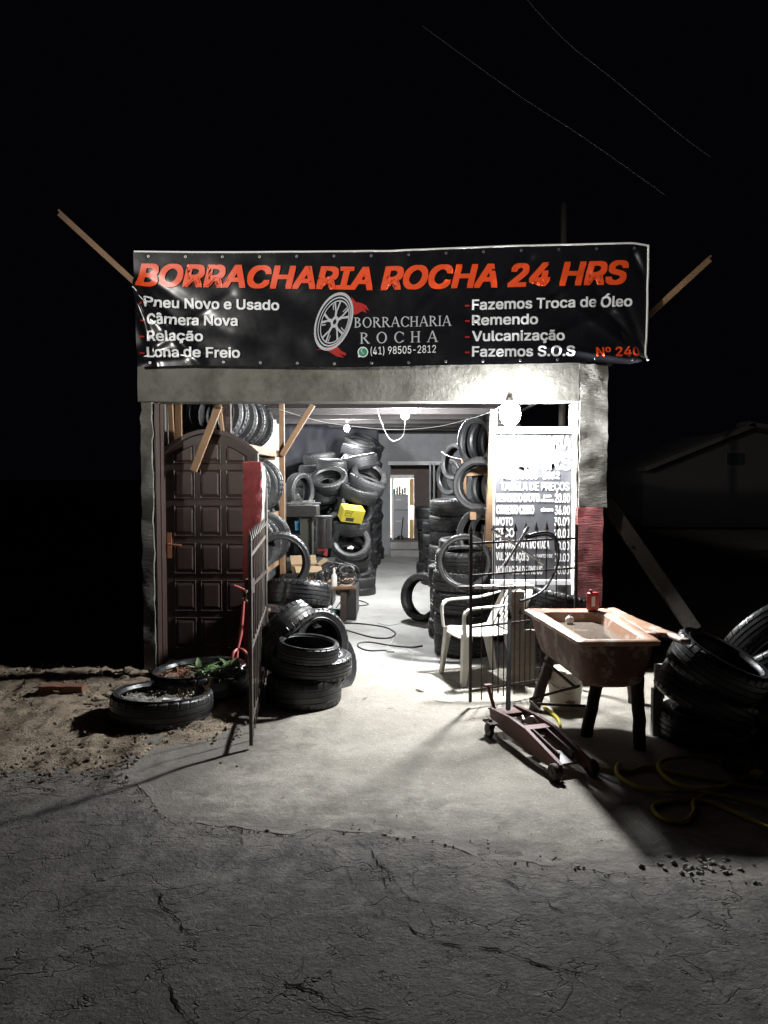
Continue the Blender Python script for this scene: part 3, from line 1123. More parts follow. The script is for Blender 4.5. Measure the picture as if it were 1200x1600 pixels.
def serif_word(word, a, c, hpx, gap, m):
    x = 0
    polys = []
    for ch in word:
        wd, g = GL[ch]
        polys += [[q + Vector((x, 0)) for q in poly] for poly in g]
        x += wd + gap
    x -= gap
    A, B = P(*a, YBN), P(*c, YBN)
    H = hpx / 1200 * YBN

    def to(q):
        t = q.x / x
        base = A.lerp(B, t)
        return Vector((base.x, 0, base.z + q.y / 0.7 * H))
    flat_polys(polys, to, m, name="lettering")


serif_word("BORRACHARIA", (553, 512), (705, 509.5), 15.5, 0.03, v_silver)
serif_word("ROCHA", (562, 537), (684, 534.5), 17, 0.40, v_silver)
flat_polys([[Vector((943, 464.5)), Vector((949.5, 458.5)), Vector((953.5, 459.5)), Vector((947, 464.5))]], lambda q: P(q.x, q.y, YBN), v_white, name="lettering")
# wheel emblem
WC, wa, wb, wt = (521.5, 502.5), 47.5, 27.5, R(69)


def ell(q):
    # unit circle -> tilted ellipse in photo pixels -> banner plane
    ca, sa = math.cos(wt), math.sin(wt)
    u, v = q.x * wa, q.y * wb
    return P(WC[0] + u * ca - v * sa, WC[1] - (u * sa + v * ca), YBN)


def annulus(r0, r1, n=48, sh=(0, 0)):
    return [[Vector((r * math.cos(2 * math.pi * k / n) + sh[0], r * math.sin(2 * math.pi * k / n) + sh[1])) for r, k in ((r1, i), (r1, i + 1), (r0, i + 1), (r0, i))] for i in range(n)]


wp = annulus(0.90, 1.0) + annulus(0.80, 0.85, 48, (0.0, -0.03)) + annulus(0.70, 0.745, 48, (0.0, -0.06)) + annulus(0.09, 0.20, 24, (0, -0.06))
for k in range(5):
    a = 2 * math.pi * k / 5 + 0.35
    d = Vector((math.cos(a), math.sin(a)))
    n_ = Vector((-d.y, d.x))
    c0 = Vector((0, -0.06))
    wp += [[c0 + d * 0.18 - n_ * 0.055, c0 + d * 0.42 - n_ * 0.06, c0 + d * 0.42 + n_ * 0.06, c0 + d * 0.18 + n_ * 0.055]]
    for s_ in (-1, 1):
        wp += [[c0 + d * 0.40 + n_ * 0.0, c0 + d * 0.40 + n_ * 0.075 * s_, c0 + d * 0.72 + n_ * 0.20 * s_, c0 + d * 0.74 + n_ * 0.11 * s_]]
    e = Vector((math.cos(a + 0.63), math.sin(a + 0.63)))
    ne = Vector((-e.y, e.x))
    wp += [[c0 + e * 0.46 - ne * 0.10, c0 + e * 0.66 - ne * 0.17, c0 + e * 0.64 - ne * 0.21, c0 + e * 0.44 - ne * 0.13]]
flat_polys(wp, ell, v_silver, 0.009)


def pxp(q):
    return P(q.x, q.y, YBN)


fl1 = [(549, 464), (556, 472), (566, 474), (573, 478), (577, 486), (570, 482), (573, 489), (566, 486), (558, 491), (553, 492), (551, 480)]
fl2 = [(531, 533), (527, 541), (533, 548), (541, 552), (540, 556), (531, 553), (538, 559), (526, 557), (515, 550), (507, 546), (493, 547), (510, 543)]
for fl in (fl1, fl2):
    flat_polys([[Vector(q) for q in fl]], pxp, v_dred, 0.0075)
cxp, cyp = 567, 550


def circ(r0, r1, n=28):
    return [[Vector((cxp + r * math.cos(2 * math.pi * k / n), cyp + r * math.sin(2 * math.pi * k / n))) for r, k in ((r1, i), (r1, i + 1), (r0, i + 1), (r0, i))] for i in range(n)]


flat_polys([[Vector((cxp + 6.6 * math.cos(2 * math.pi * k / 28), cyp + 6.6 * math.sin(2 * math.pi * k / 28))) for k in range(28)]], pxp, v_green, 0.008)
flat_polys(circ(6.7, 8.2) + [[Vector((559.5, 558.5)), Vector((560, 552)), Vector((564.5, 557.5))]], pxp, v_white, 0.0085)
hs = []
for i in range(8):
    q = []
    for k in (i, i + 1):
        a = R(110 + 150 * k / 8)
        wd = 1.9 if k in (0, 1, 7, 8) else 1.2
        c = Vector((569 + 4.3 * math.cos(a), 548 - 4.3 * -math.sin(a) * -1))
        dv = Vector((math.cos(a), math.sin(a)))
        q.append((c + dv * wd * .5, c - dv * wd * .5))
    hs.append([q[0][0], q[1][0], q[1][1], q[0][1]])
flat_polys(hs, pxp, v_white, 0.0095)
# hem, eyelets, lacing
b = MB()
pts = [Vector((bx0 + (bx1 - bx0) * i / 120, YBN - bn_disp(bx0 + (bx1 - bx0) * i / 120, top_z(bx0 + (bx1 - bx0) * i / 120)) - 0.004, top_z(bx0 + (bx1 - bx0) * i / 120) + 0.004)) for i in range(121)]
b.tube(pts, 0.008, 6)
pts = [Vector((bx1 - 0.004, YBN - 0.004 - bn_disp(bx1, bot_z(bx1) + (top_z(bx1) - bot_z(bx1)) * i / 30), bot_z(bx1) + (top_z(bx1) - bot_z(bx1)) * i / 30)) for i in range(31)]
b.tube(pts, 0.009, 6)
b.build("hem", hem, ban)
for i in range(14):
    X = bx0 + 0.12 + (bx1 - bx0 - 0.24) * i / 13
    for zf, dz in ((top_z, -0.035), (bot_z, 0.03)):
        Z = zf(X) + dz
        b = MB()
        M = Matrix.Translation((X, YBN - bn_disp(X, Z) - 0.004, Z)) @ Matrix.Rotation(R(90), 4, 'X')
        b.lathe([(0.005, 0.0), (0.005, 0.003), (0.011, 0.003), (0.012, 0.0)], 10, M, True)
        b.build("eyelet", galv, ban)
# timber frame behind banner + projecting sticks
b = MB()
b.beam((bx0 + 0.3, YBN + 0.16, ZT + 0.02), (bx0 + 0.3, YBN + 0.16, ZT + 0.95), 0.05, 0.05)
b.beam((bx1 - 0.5, YBN + 0.16, ZT + 0.02), (bx1 - 0.5, YBN + 0.16, ZT + 0.95), 0.05, 0.05)
b.beam((bx0 + 0.1, YBN + 0.11, ZT + 0.85), (bx1 - 0.1, YBN + 0.11, ZT + 0.85), 0.04, 0.06)
tag(b.build("timber_support", wood, bevel=0.003), "thin timber frame standing on the beam behind the banner", "frame")
for (a, c, lab) in (((94, 334), (216, 446), "splintered wooden batten sticking out past the banner above the door"), ((1108, 406), (1000, 505), "short wooden batten sticking out past the banner beside the lamp")):
    b = MB()
    p0, p1 = P(*a, 6.75), P(*c, 6.75)
    b.beam(p0, p1, 0.05, 0.05, (0, 1, 0))
    d = (p1 - p0).normalized()
    b.beam(p0 - d * 0.03 + Vector((0.0, 0.01, 0.018)), p0 + d * 0.08 + Vector((0.0, 0.01, 0.022)), 0.02, 0.008, (0, 1, 0))
    tag(b.build("batten", wood, bevel=0.003), lab, "batten")

# ================================================================== PRICE SIGN
YS = 6.72
sg = thing("price_board", (P(832, 790, YS).x, YS, P(832, 912, YS).z), "black price board with white hand lettering and white edging behind the gate", "price board")
sx0, sx1, sz0, sz1 = P(772, 800, YS).x, P(893, 800, YS).x, P(832, 912, YS).z, P(832, 668, YS).z
b = MB()
b.box((sx0, YS, sz0), (sx1, YS + 0.02, sz1))
b.build("board", signblack, sg, smooth=False)
b = MB()
b.box((sx0 - 0.02, YS - 0.022, sz1 - 0.055), (sx1 + 0.004, YS + 0.03, sz1 + 0.004))
b.box((sx0 - 0.025, YS - 0.022, sz0 - 0.01), (sx1 + 0.004, YS + 0.03, sz0 + 0.035))
b.box((sx0 - 0.012, YS - 0.012, sz0 + 0.036), (sx0 + 0.004, YS + 0.022, sz1 - 0.056))
b.build("edging", signwhite, sg, bevel=0.003)


def sign_text(body, a, c, hpx, bold=0.03, shear=0.0):
    vs, fs = text_raw(body, bold, shear)
    H = hpx / 1200 * YS
    co = fit(vs, P(*a, YS), P(*c, YS), H, bold)
    mb = MB()
    for k, (dx, dy) in enumerate(smear(bold * 0.8)):
        mb.add([Vector((q.x + dx * 0.6 * H / CAP, YS - 0.003 - 0.0003 * k, q.z + dy * H / CAP)) for q in co], fs)
    return mb.build("lettering", signwhite, sg, smooth=False)


for body, a, c, h, bo in (
    ("BORRACHARIA", (777, 702), (891, 701), 21, 0.05), ("24 HRS", (792, 734), (892, 733), 24, 0.06), ("(41) 98505-2812", (783, 749), (874, 748), 11, 0.05),
    ("TABELA DE PREÇOS", (782, 766), (889, 766), 12.5, 0.02), ("REMENDO MOTO", (776, 784), (843, 784), 13, 0.05), ("sem", (849, 777), (861, 777), 5, 0.04), ("câmera", (845, 784), (864, 784), 5.5, 0.04), ("20.00", (867, 785), (890, 785), 14, 0.03),
    ("CONSERTO", (776, 803), (809, 803), 14, 0.05), ("CARRO", (812, 803), (834, 803), 14, 0.05), ("câmera", (845, 799), (864, 799), 6, 0.04), ("36.00", (867, 804), (890, 804), 14, 0.03),
    ("MOTO", (775, 821), (801, 821), 13, 0.04), ("30.00", (866, 821), (889, 821), 13, 0.03),
    ("BICO", (775, 839), (803, 839), 14, 0.04), ("20.00", (866, 840), (889, 840), 14, 0.03),
    ("CÂMARA NOVA", (775, 857), (825, 857), 12.5, 0.03), ("MONTADA", (828, 857), (858, 857), 12.5, 0.03), ("30.00", (866, 859), (889, 859), 13, 0.03),
    ("VULCANIZAÇÕES", (775, 875), (826, 876), 12.5, 0.03), ("A PARTIR DE", (833, 871), (863, 871), 5, 0.03), ("70.00", (867, 877), (889, 877), 12.5, 0.03),
    ("MONTAGEM DE PNEUS", (775, 897), (847, 897), 13, 0.03), ("20.00", (866, 897), (889, 897), 12.5, 0.02),
):
    sign_text(body, a, c, h, bo)

# ================================================================== LAMPS
def bulb(p, r, strength, label, col=(0.97, 0.985, 1.0), cup=True):
    t = thing("light_bulb", p, label, "light bulb", "bare bulbs hung in the shop")
    b = MB()
    b.lathe([(0.0001, -r * 1.25), (r * 0.55, -r * 1.1), (r * 0.95, -r * 0.55), (r, 0), (r * 0.85, r * 0.6), (r * 0.5, r * 1.05)], 16)
    b.build("bulb", mat("lit_bulb_%d" % int(strength), (1, 1, 1), 0.4, emit=col, estr=strength), t, local=True)
    b = MB()
    b.lathe([(r * 0.5, r * 1.06), (r * 0.5, r * 1.1), (r * 0.24, r * 1.25), (r * 0.22, r * 1.42), (0.0001, r * 1.45)], 12)
    b.build("socket", whiteplastic, t, local=True)
    return t


L1 = P(797, 645, 6.58)
bulb(L1, 0.09, LAMP_FRONT, "glaring white bulb just under the beam above the price board")
L2 = P(633, 648, 10.5)
bulb(L2, 0.055, LAMP_MID, "bright white bulb hanging on a looped wire inside the shop")
L3 = P(542, 669, 12.6)
bulb(L3, 0.045, LAMP_FAR, "small far bulb hanging above the tall tyre pile")
LR = P(628, 785, YB + 1.4)
bulb(P(630, 784, YB + 1.5), 0.06, LAMP_ROOM, "bulb lighting the small back room doorway", (1.0, 0.96, 0.88))


def cable(name, pts, r, m, label, cat="cable", group=None, n=8):
    b = MB()
    b.tube(catmull(pts, 10), r, n)
    return tag(b.build(name, m), label, cat, group)


cable("wire", [P(437, 640, 9.0), P(500, 658, 9.1), P(560, 667, 9.2), P(620, 671, 9.2), P(680, 667, 8.8), P(735, 654, 8.0), P(765, 644, 7.2), L1 + Vector((0, 0.05, 0.10))], 0.0026, wcable, "white wire sagging across the shop ceiling to the front bulb", "wire")
cable("wire", [P(588, 632, 10.4), P(594, 655, 10.4), P(606, 682, 10.45), P(618, 689, 10.45), P(631, 676, 10.4), L2 + Vector((0, 0, 0.07))], 0.003, wcable, "white wire loop holding the middle bulb", "wire")
cable("wire", [P(690, 706, 10.5), P(700, 712, 10.2), P(718, 717, 9.8), P(733, 719, 9.5)], 0.0035, wcable, "white wire running to the right tyre rack below the ceiling", "wire")
b = MB()
b.box((L3.x - 0.02, L3.y - 0.02, L3.z + 0.1), (L3.x + 0.02, L3.y + 0.02, 2.62))
tag(b.build("lamp_batten", wood_grey), "wooden stick carrying the far bulb from the rafter", "batten")

# ================================================================== TYRES
def tyre_mesh(name, Rr, wd, rim, m, pitches=34, style=0):
    """axis along Z, centre at origin; real tread blocks, sidewall ribs and open beads"""
    hw = wd / 2
    g = 0.007 if Rr > 0.2 else 0.003
    side = []
    H = Rr - rim
    # outer half-profile: (r, z, kind)  kind 1 = shoulder rows notched
    tr = []
    gro = [-0.62, -0.22, 0.22, 0.62] if style != 1 else [-0.5, 0.0, 0.5]
    tw = hw * 0.80
    tr.append((Rr - 0.006, -tw, 1))
    xs = []
    last = -1.0
    for q in gro:
        tr += [(Rr - 0.001 * abs(q) * 4, tw * (q - 0.075), 1 if abs(q) > 0.5 and q < 0 else 0), (Rr - g, tw * (q - 0.05), 0), (Rr - g, tw * (q + 0.05), 0), (Rr - 0.001 * abs(q) * 4, tw * (q + 0.075), 1 if abs(q) > 0.5 and q > 0 else 0)]
    tr.append((Rr - 0.006, tw, 1))
    sd = [(Rr - 0.016, hw * 0.90, 1), (Rr - 0.03, hw * 0.955, 0), (Rr - H * 0.30, hw * 1.0, 0), (Rr - H * 0.33, hw * 1.015, 0), (Rr - H * 0.36, hw * 1.0, 0), (Rr - H * 0.55, hw * 0.99, 0), (rim + H * 0.24, hw * 0.93, 0), (rim + H * 0.20, hw * 0.95, 0), (rim + H * 0.12, hw * 0.86, 0), (rim + 0.006, hw * 0.80, 0), (rim, hw * 0.74, 0), (rim + 0.004, hw * 0.66, 0), (rim + H * 0.3, hw * 0.84, 0), (Rr - H * 0.30, hw * 0.90, 0), (Rr - 0.022, hw * 0.70, 0)]
    prof = tr + sd + [(Rr - 0.019, 0, 0)] + [(r, -z, k) for r, z, k in reversed(sd)]
    angs = []
    for k in range(pitches):
        a0 = 2 * math.pi * k / pitches
        pw_ = 2 * math.pi / pitches
        angs += [(a0, 0), (a0 + pw_ * 0.78, 0), (a0 + pw_ * 0.83, 1), (a0 + pw_ * 0.95, 1)]
    b = MB()
    m_ = len(prof)
    vs = []
    for a, nt_ in angs:
        for r, z, k in prof:
            sk = 0.10 * (z / hw) * (1 if style == 2 else 0.35)
            rr = r - (g * 0.8 if (nt_ and k) else 0)
            vs.append((rr * math.cos(a + sk), rr * math.sin(a + sk), z))
    n = len(angs)
    fs = [(k * m_ + j, ((k + 1) % n) * m_ + j, ((k + 1) % n) * m_ + (j + 1) % m_, k * m_ + (j + 1) % m_) for k in range(n) for j in range(m_)]
    b.add(vs, fs)
    return b.mesh(name, m, angle=38)


TM = {}


def tmesh(Rr, wd, rim, kind, style):
    key = (Rr, wd, rim, kind, style)
    if key not in TM:
        TM[key] = tyre_mesh("tyre", Rr, wd, rim, rubber if kind == 'new' else rubber_dusty, 34 if Rr > 0.25 else 28, style)
    return TM[key]


_fc = {}


def tyre(c, axis, Rr=0.285, wd=0.20, rim=0.19, kind='old', style=0, label="", group=None, spin=None):
    me = tmesh(Rr, wd, rim, kind, style)
    o = bpy.data.objects.new("tyre", me)
    COL.objects.link(o)
    q = Vector(axis).normalized().to_track_quat('Z', 'Y')
    o.rotation_mode = 'QUATERNION'
    from mathutils import Quaternion
    o.rotation_quaternion = q @ Quaternion((0, 0, 1), random.uniform(0, 6.28) if spin is None else spin)
    o.location = c
    return tag(o, label, "tyre", group)


ORD = ["bottom", "second", "third", "fourth", "fifth", "sixth", "seventh", "eighth", "ninth", "tenth"]


def stack(x, y, n, Rr, wd, rim, where, group, kind='old', jit=0.02, z0=0.0, tilt=0.04):
    z = z0
    for k in range(n):
        r_ = Rr * random.uniform(0.97, 1.02)
        r_ = round(r_ / 0.008) * 0.008
        w_ = round(wd * random.uniform(0.9, 1.08) / 0.02) * 0.02
        lab = ("top" if k == n - 1 else ORD[k]) + " tyre of " + where
        tyre((x + random.uniform(-jit, jit), y + random.uniform(-jit, jit), z + w_ / 2), (random.uniform(-tilt, tilt), random.uniform(-tilt, tilt) - 0.03, 1), r_, w_, rim, kind, random.choice((0, 1, 2)), lab, group)
        z += w_ * 0.985


# --- heap by the left gate (new, glossy)
GA = "tyres heaped beside the open left gate"
tyre((-0.70, 5.72, 0.11), (0.0, 0.0, 1), 0.285, 0.22, 0.19, 'new', 1, "lowest tyre lying flat on the concrete beside the open gate", GA)
tyre((-0.655, 5.80, 0.285), (0.06, -0.03, 1), 0.315, 0.16, 0.20, 'new', 0, "fat smooth tyre lying second from the ground in the gate heap", GA)
tyre((-0.66, 5.66, 0.415), (0.10, -0.05, 1), 0.235, 0.13, 0.185, 'new', 0, "small narrow tyre lying on top of the front gate heap", GA)
tyre(P(494, 1003, 6.05), (0.62, -0.74, 0.24), 0.265, 0.20, 0.165, 'new', 0, "tyre leaning upright with its hole toward the street in the gate heap", GA)
tyre(P(508, 1035, 6.15), (0.66, -0.66, 0.36), 0.285, 0.16, 0.20, 'new', 2, "tyre showing its edge right of the leaning gate heap tyre", GA)
tyre((-0.88, 6.0, 0.45), (0.80, -0.30, -0.62), 0.30, 0.20, 0.19, 'new', 1, "dark tyre slumped against the gate bars behind the heap", GA)
tyre((-0.87, 6.75, 0.66), (0.06, 0.25, 1.0), 0.29, 0.22, 0.19, 'new', 0, "tyre with deep tread lying on top at the back of the gate heap", GA)
tyre((-0.84, 6.72, 0.44), (-0.1, 0.05, 1.0), 0.29, 0.20, 0.19, 'new', 1, "tyre buried under the deep tread tyre of the gate heap", GA)
tyre((-0.86, 6.70, 0.22), (0.1, 0.05, 1.0), 0.29, 0.20, 0.19, 'new', 1, "tyre at the bottom rear of the gate heap", GA)
tyre((-1.16, 7.55, 0.85), (0.30, -0.95, 0.05), 0.31, 0.12, 0.235, 'new', 2, "slim knobbly tyre standing upright above the gate heap", GA)
# --- left rack: rows along the wall, axis along the depth
GB = "tyres on the wooden rack behind the arched door"
for k, y in enumerate([7.25, 7.48, 7.72, 8.0, 8.3, 8.62, 8.95]):
    tyre((-1.74 + random.uniform(-.02, .03), y, 2.31 + random.uniform(-.01, .02)), (0.16 + random.uniform(-.1, .1), -1, random.uniform(-.05, .05)), 0.305, 0.2, 0.2, 'old', k % 3,
         ("nearest", "second", "third", "fourth", "fifth", "sixth", "farthest")[k] + " tyre on the top shelf of the rack above the arched door", GB)
for k, y in enumerate([7.35, 7.62, 7.92, 8.2, 8.5]):
    tyre((-1.56 + random.uniform(-.03, .03), y, 1.60 + random.uniform(-.02, .02)), (0.35, -1, random.uniform(-.05, .05)), 0.31, 0.21, 0.2, 'old', k % 3,
         ("nearest", "second", "third", "fourth", "farthest")[k] + " tyre on the middle shelf behind the red pillar", GB)
for k, y in enumerate([7.6, 7.95, 8.3, 8.65]):
    tyre((-1.50 + random.uniform(-.03, .03), y, 1.03 + random.uniform(-.02, .02)), (0.38, -1, random.uniform(-.1, .1)), 0.29, 0.2, 0.19, 'old', k % 3,
         ("nearest", "second", "third", "farthest")[k] + " tyre on the low shelf behind the gate bars", GB)
rack = thing("tyre_rack", (-1.75, 8.1, 0), "raw pine tyre rack along the wall behind the arched door", "rack")
for y in (7.05, 9.1):
    for x in ((-2.0, -1.36) if y > 8 else (-2.0,)):
        b = MB()
        b.beam((x, y, 0), (x, y, 2.60), 0.06, 0.06)
        b.build("post", wood, rack, bevel=0.003)
for z in (2.0, 1.28, 0.73):
    for x in (-1.42, -1.98):
        b = MB()
        b.beam((x, 7.0, z - 0.03), (x, 9.2, z - 0.03), 0.05, 0.08)
        b.build("shelf_rail", wood, rack, bevel=0.003)
b = MB()
b.beam(P(440, 712, 9.05), P(489, 632, 9.05), 0.06, 0.07, (0, 1, 0))
b.build("brace", wood, rack, bevel=0.003)
b = MB()
b.beam((-1.44, 9.06, 1.93), (-2.0, 9.06, 1.93), 0.05, 0.07)
b.build("cross_rail", wood, rack, bevel=0.003)
for (a, c, y, lab, wd) in (((342, 634), (302, 736), 6.82, "rough plank hanging diagonally over the arched door", 0.062), ((343, 632), (348, 676), 7.0, "thin upright stick above the arched door", 0.03),
                           ((266, 630), (269, 694), 6.98, "short pine stud in the corner above the arched door", 0.045)):
    b = MB()
    b.beam(P(*a, y), P(*c, y), 0.03, wd, (1, 0, 0))
    tag(b.build("plank", wood, bevel=0.003), lab, "plank")
b = MB()
b.box((-1.62, 7.02, 2.1), (-1.52, 7.10, 2.62))
tag(b.build("stud", wood_dark, bevel=0.004), "dark wooden stud standing above the arched door arch", "stud")
# --- tall pile left of the aisle
GC = "used tyres in the tall pile left of the aisle"
FACE = [
    (556, 925, 11.1, (0, -.02, 1), .295, .20, "flat ribbed tyre at the foot of the tall pile"),
    (556, 908, 11.1, (0.05, -.05, 1), .29, .18, "second tyre from the floor at the front of the tall pile"),
    (549, 893, 11.15, (0.22, -.30, 1), .29, .19, "sagging tyre tilted above the foot of the tall pile"),
    (547, 872, 11.1, (0.18, -.42, .9), .29, .20, "tyre tilted right below the open one in the tall pile"),
    (549, 850, 11.0, (0.06, -.82, .58), .285, .20, "open tyre with something white in its hole in the tall pile"),
    (549, 824, 11.2, (0.02, -.10, 1), .28, .20, "tyre lying level beneath the yellow battery box"),
    (553, 796, 11.35, (0.30, -.90, .30), .285, .2, "upright tyre holding the yellow battery box"),
    (560, 771, 11.25, (0.30, -.16, 1), .285, .2, "tilted tyre just above the yellow battery box"),
    (572, 757, 11.5, (0.40, -.10, 1), .29, .19, "brownish worn tyre tilted steeply near the top of the tall pile"),
    (575, 746, 11.75, (0.38, -.55, .72), .29, .2, "open tyre at the upper right of the tall pile"),
    (514, 752, 11.4, (-0.06, -.55, .84), .29, .2, "open tyre at the upper left of the tall pile"),
    (505, 773, 11.5, (-.1, -.15, 1), .29, .2, "tyre under the upper left open tyre of the tall pile"),
    (509, 790, 11.3, (-0.10, -.85, .45), .29, .2, "upright open tyre beside the machine in the tall pile"),
    (562, 722, 12.0, (-0.20, -.08, 1), .29, .2, "highest tyre tilted on the crest of the tall pile"),
    (524, 728, 12.0, (0.05, -.08, 1), .29, .2, "flat dark tyre on the crest of the tall pile"),
    (497, 780, 11.9, (-.2, -.3, 1), .29, .2, "tyre at the far left edge of the tall pile by the wall"),
    (516, 828, 11.5, (.1, -.4, 1), .29, .2, "tyre half hidden behind the black machine"),
    (515, 850, 11.5, (-.1, -.2, 1), .29, .2, "tyre lower behind the black machine"),
    (515, 875, 11.5, (.1, -.2, 1), .29, .2, "tyre behind the cable heap on the bench"),
    (512, 900, 11.5, (.0, -.2, 1), .29, .2, "tyre at the floor behind the bench"),
]
for px, py, y, ax, r_, w_, lab in FACE:
    tyre(P(px, py, y), ax, r_, w_, 0.19, 'old', random.choice((0, 1, 2)), lab, GC)
RANK = ["first", "second", "third", "fourth", "fifth", "sixth", "seventh"]
for k in range(7):
    y = 11.75 + 0.60 * k
    x = -0.70 + 0.02 * k
    z = 0.0
    j = 0
    ztop = (1.62, 1.85, 2.1, 2.25, 2.3, 2.3, 2.3)[k]
    while z < ztop:
        ax = (random.uniform(0.15, 0.75), random.uniform(-.35, .05), 1) if j else (0.05, 0, 1)
        tyre((x + random.uniform(-.05, .06), y + random.uniform(-.06, .06), z + 0.12), ax, 0.288, 0.20, 0.19, 'old', random.choice((0, 1, 2)),
             "tyre seen edge-on in the " + RANK[k] + " stack of the aisle side of the tall pile", GC + ", " + RANK[k] + " aisle stack")
        z += random.uniform(0.165, 0.2)
        j += 1
for k in range(3):
    stack(-1.32, 12.2 + 0.6 * k, 9 + k, 0.288, 0.2, 0.19, "the " + RANK[k] + " stack between wall and tall pile", GC, 'old', 0.05, 0, 0.12)
# --- right side stacks
GD = "tyre stacks right of the aisle"
stack(0.63, 7.35, 5, 0.288, 0.20, 0.19, "the short stack behind the white chair", GD, 'old', 0.03)
stack(0.63, 8.25, 4, 0.27, 0.19, 0.18, "the low stack behind the chair stack", GD, 'old', 0.03)
stack(0.73, 10.4, 7, 0.30, 0.205, 0.2, "the tall stack in the middle of the shop", GD, 'old', 0.02)
stack(0.80, 9.3, 5, 0.288, 0.20, 0.19, "the stack between the tall one and the chair", GD, 'old', 0.02)
stack(0.64, 13.4, 6, 0.29, 0.20, 0.19, "the farthest aisle stack near the back step", GD, 'old', 0.05)
stack(0.70, 12.2, 5, 0.29, 0.20, 0.19, "the second farthest aisle stack", GD, 'old', 0.05)
stack(1.25, 8.1, 5, 0.30, 0.20, 0.2, "the stack under the right rack", GD, 'old', 0.03)
tyre(P(661, 933, 9.0), (-0.60, -0.78, 0.10), 0.288, 0.17, 0.205, 'old', 0, "tyre standing on its tread in the aisle beside the right stacks", GD)
tyre(P(584, 860, 15.9), (0.0, 0.0, 1), 0.22, 0.16, 0.15, 'old', 0, "small tyre stack piece at the left of the back step", GC)
tyre(P(584, 870, 15.9) + Vector((0, 0, 0)), (0.0, 0.0, 1), 0.22, 0.16, 0.15, 'old', 0, "lowest small tyre at the left of the back step", GC)
# right rack
GE = "tyres on the right wooden rack"
for k, (px, py, y, ax, lab) in enumerate((
    (748, 690, 8.5, (-.80, -.62, 0), "tyre facing the aisle on the upper shelf of the right rack"),
    (765, 688, 8.45, (-.80, -.62, 0.05), "second tyre on the upper shelf of the right rack"),
    (782, 690, 8.4, (-.80, -.62, 0), "third tyre on the upper shelf of the right rack"),
    (750, 757, 8.0, (-.45, -.90, 0.06), "tyre with its hole toward the street on the right rack"),
    (772, 760, 8.25, (-.75, -.66, 0.05), "tyre behind the street facing one on the right rack"),
    (790, 760, 8.2, (-.75, -.66, 0), "tyre next to the price board edge on the right rack"),
    (753, 838, 7.9, (-.7, -.7, 0.1), "tyre on the lower shelf of the right rack above the gate"),
    (772, 836, 7.8, (-.7, -.7, 0.1), "tyre on the lower shelf touching the price board"),
    (706, 745, 11.8, (-.8, -.6, 0), "tyre hanging far back over the tall middle stack"),
    (714, 722, 11.5, (-.8, -.6, 0.1), "dark tyre up under the roof behind the right rack"),
)):
    tyre(P(px, py, y), ax, 0.29, 0.15 if k in (0, 3) else 0.18, 0.205, 'old', k % 3, lab, GE)
r2 = thing("tyre_rack", (1.1, 8.3, 0), "raw pine tyre rack beside the price board", "rack")
for (a, c, y) in (((768, 690), (757, 832), 7.6), ((725, 700), (722, 790), 11.0)):
    p0, p1 = P(*a, y), P(*c, y)
    b = MB()
    b.beam(p0 + (p0 - p1) * 0.35, Vector((p1.x, p1.y, 0)), 0.07, 0.07)
    b.build("post", wood, r2, bevel=0.003)
for (a, c, y) in (((728, 738), (765, 736), 8.3), ((734, 806), (770, 806), 7.9)):
    b = MB()
    b.beam(P(*a, y), P(*c, y), 0.05, 0.08)
    b.build("cross_rail", wood, r2, bevel=0.003)
for z in (1.30, 1.79):
    b = MB()
    b.beam((1.0, 7.6, z), (1.35, 9.6, z), 0.05, 0.07)
    b.build("shelf_rail", wood, r2, bevel=0.003)
# --- right heap outdoors
GF = "tyres heaped in the dark right of the trough"
tyre(P(1122, 1042, 4.75), (0.40, -0.20, 0.9), 0.30, 0.22, 0.225, 'new', 2, "tyre tilted with its hole up beside the trough", GF)
tyre(P(1104, 1086, 4.85), (0.46, -0.05, 0.88), 0.32, 0.22, 0.2, 'new', 2, "tyre under the tilted one beside the trough", GF)
tyre(P(1198, 1000, 5.3), (0.38, -0.66, -0.62), 0.33, 0.20, 0.2, 'new', 2, "highest tyre of the dark heap at the right edge", GF)
tyre(P(1222, 1045, 5.15), (0.30, -0.50, -0.8), 0.33, 0.20, 0.2, 'new', 2, "tyre beneath the highest one of the dark heap", GF)
tyre(P(1180, 1100, 4.95), (0.1, 0.1, 1), 0.31, 0.2, 0.2, 'new', 0, "tyre in the middle of the dark heap", GF)
tyre((2.02, 4.95, 0.10), (0, 0, 1), 0.31, 0.2, 0.2, 'new', 0, "lowest tyre on the ground in the dark heap", GF)
tyre((2.55, 5.05, 0.10), (0, 0.05, 1), 0.31, 0.2, 0.2, 'new', 0, "lowest tyre at the right edge of the dark heap", GF)
tyre((2.30, 5.1, 0.30), (0, 0.1, 1), 0.31, 0.2, 0.2, 'new', 0, "second layer tyre of the dark heap", GF)
# tyre on the right gate, big dark one behind the gate
tyre(P(726, 878, 6.86), (-.28, -.94, 0.10), 0.252, 0.07, 0.20, 'new', 2, "thin motorcycle tyre leaning between the right gate and the tyre stack", "tyres hung at the right gate")
tyre((1.36, 6.55, 0.62), (0.25, 0.1, 1), 0.30, 0.2, 0.2, 'new', 0, "dark tyre lying behind the right gate under the price board", "tyres piled behind the right gate")
tyre((1.38, 6.58, 0.41), (0.1, 0.1, 1), 0.30, 0.2, 0.2, 'new', 0, "middle tyre behind the right gate", "tyres piled behind the right gate")
tyre((1.36, 6.56, 0.20), (0.0, 0.1, 1), 0.30, 0.2, 0.2, 'new', 0, "bottom tyre behind the right gate", "tyres piled behind the right gate")

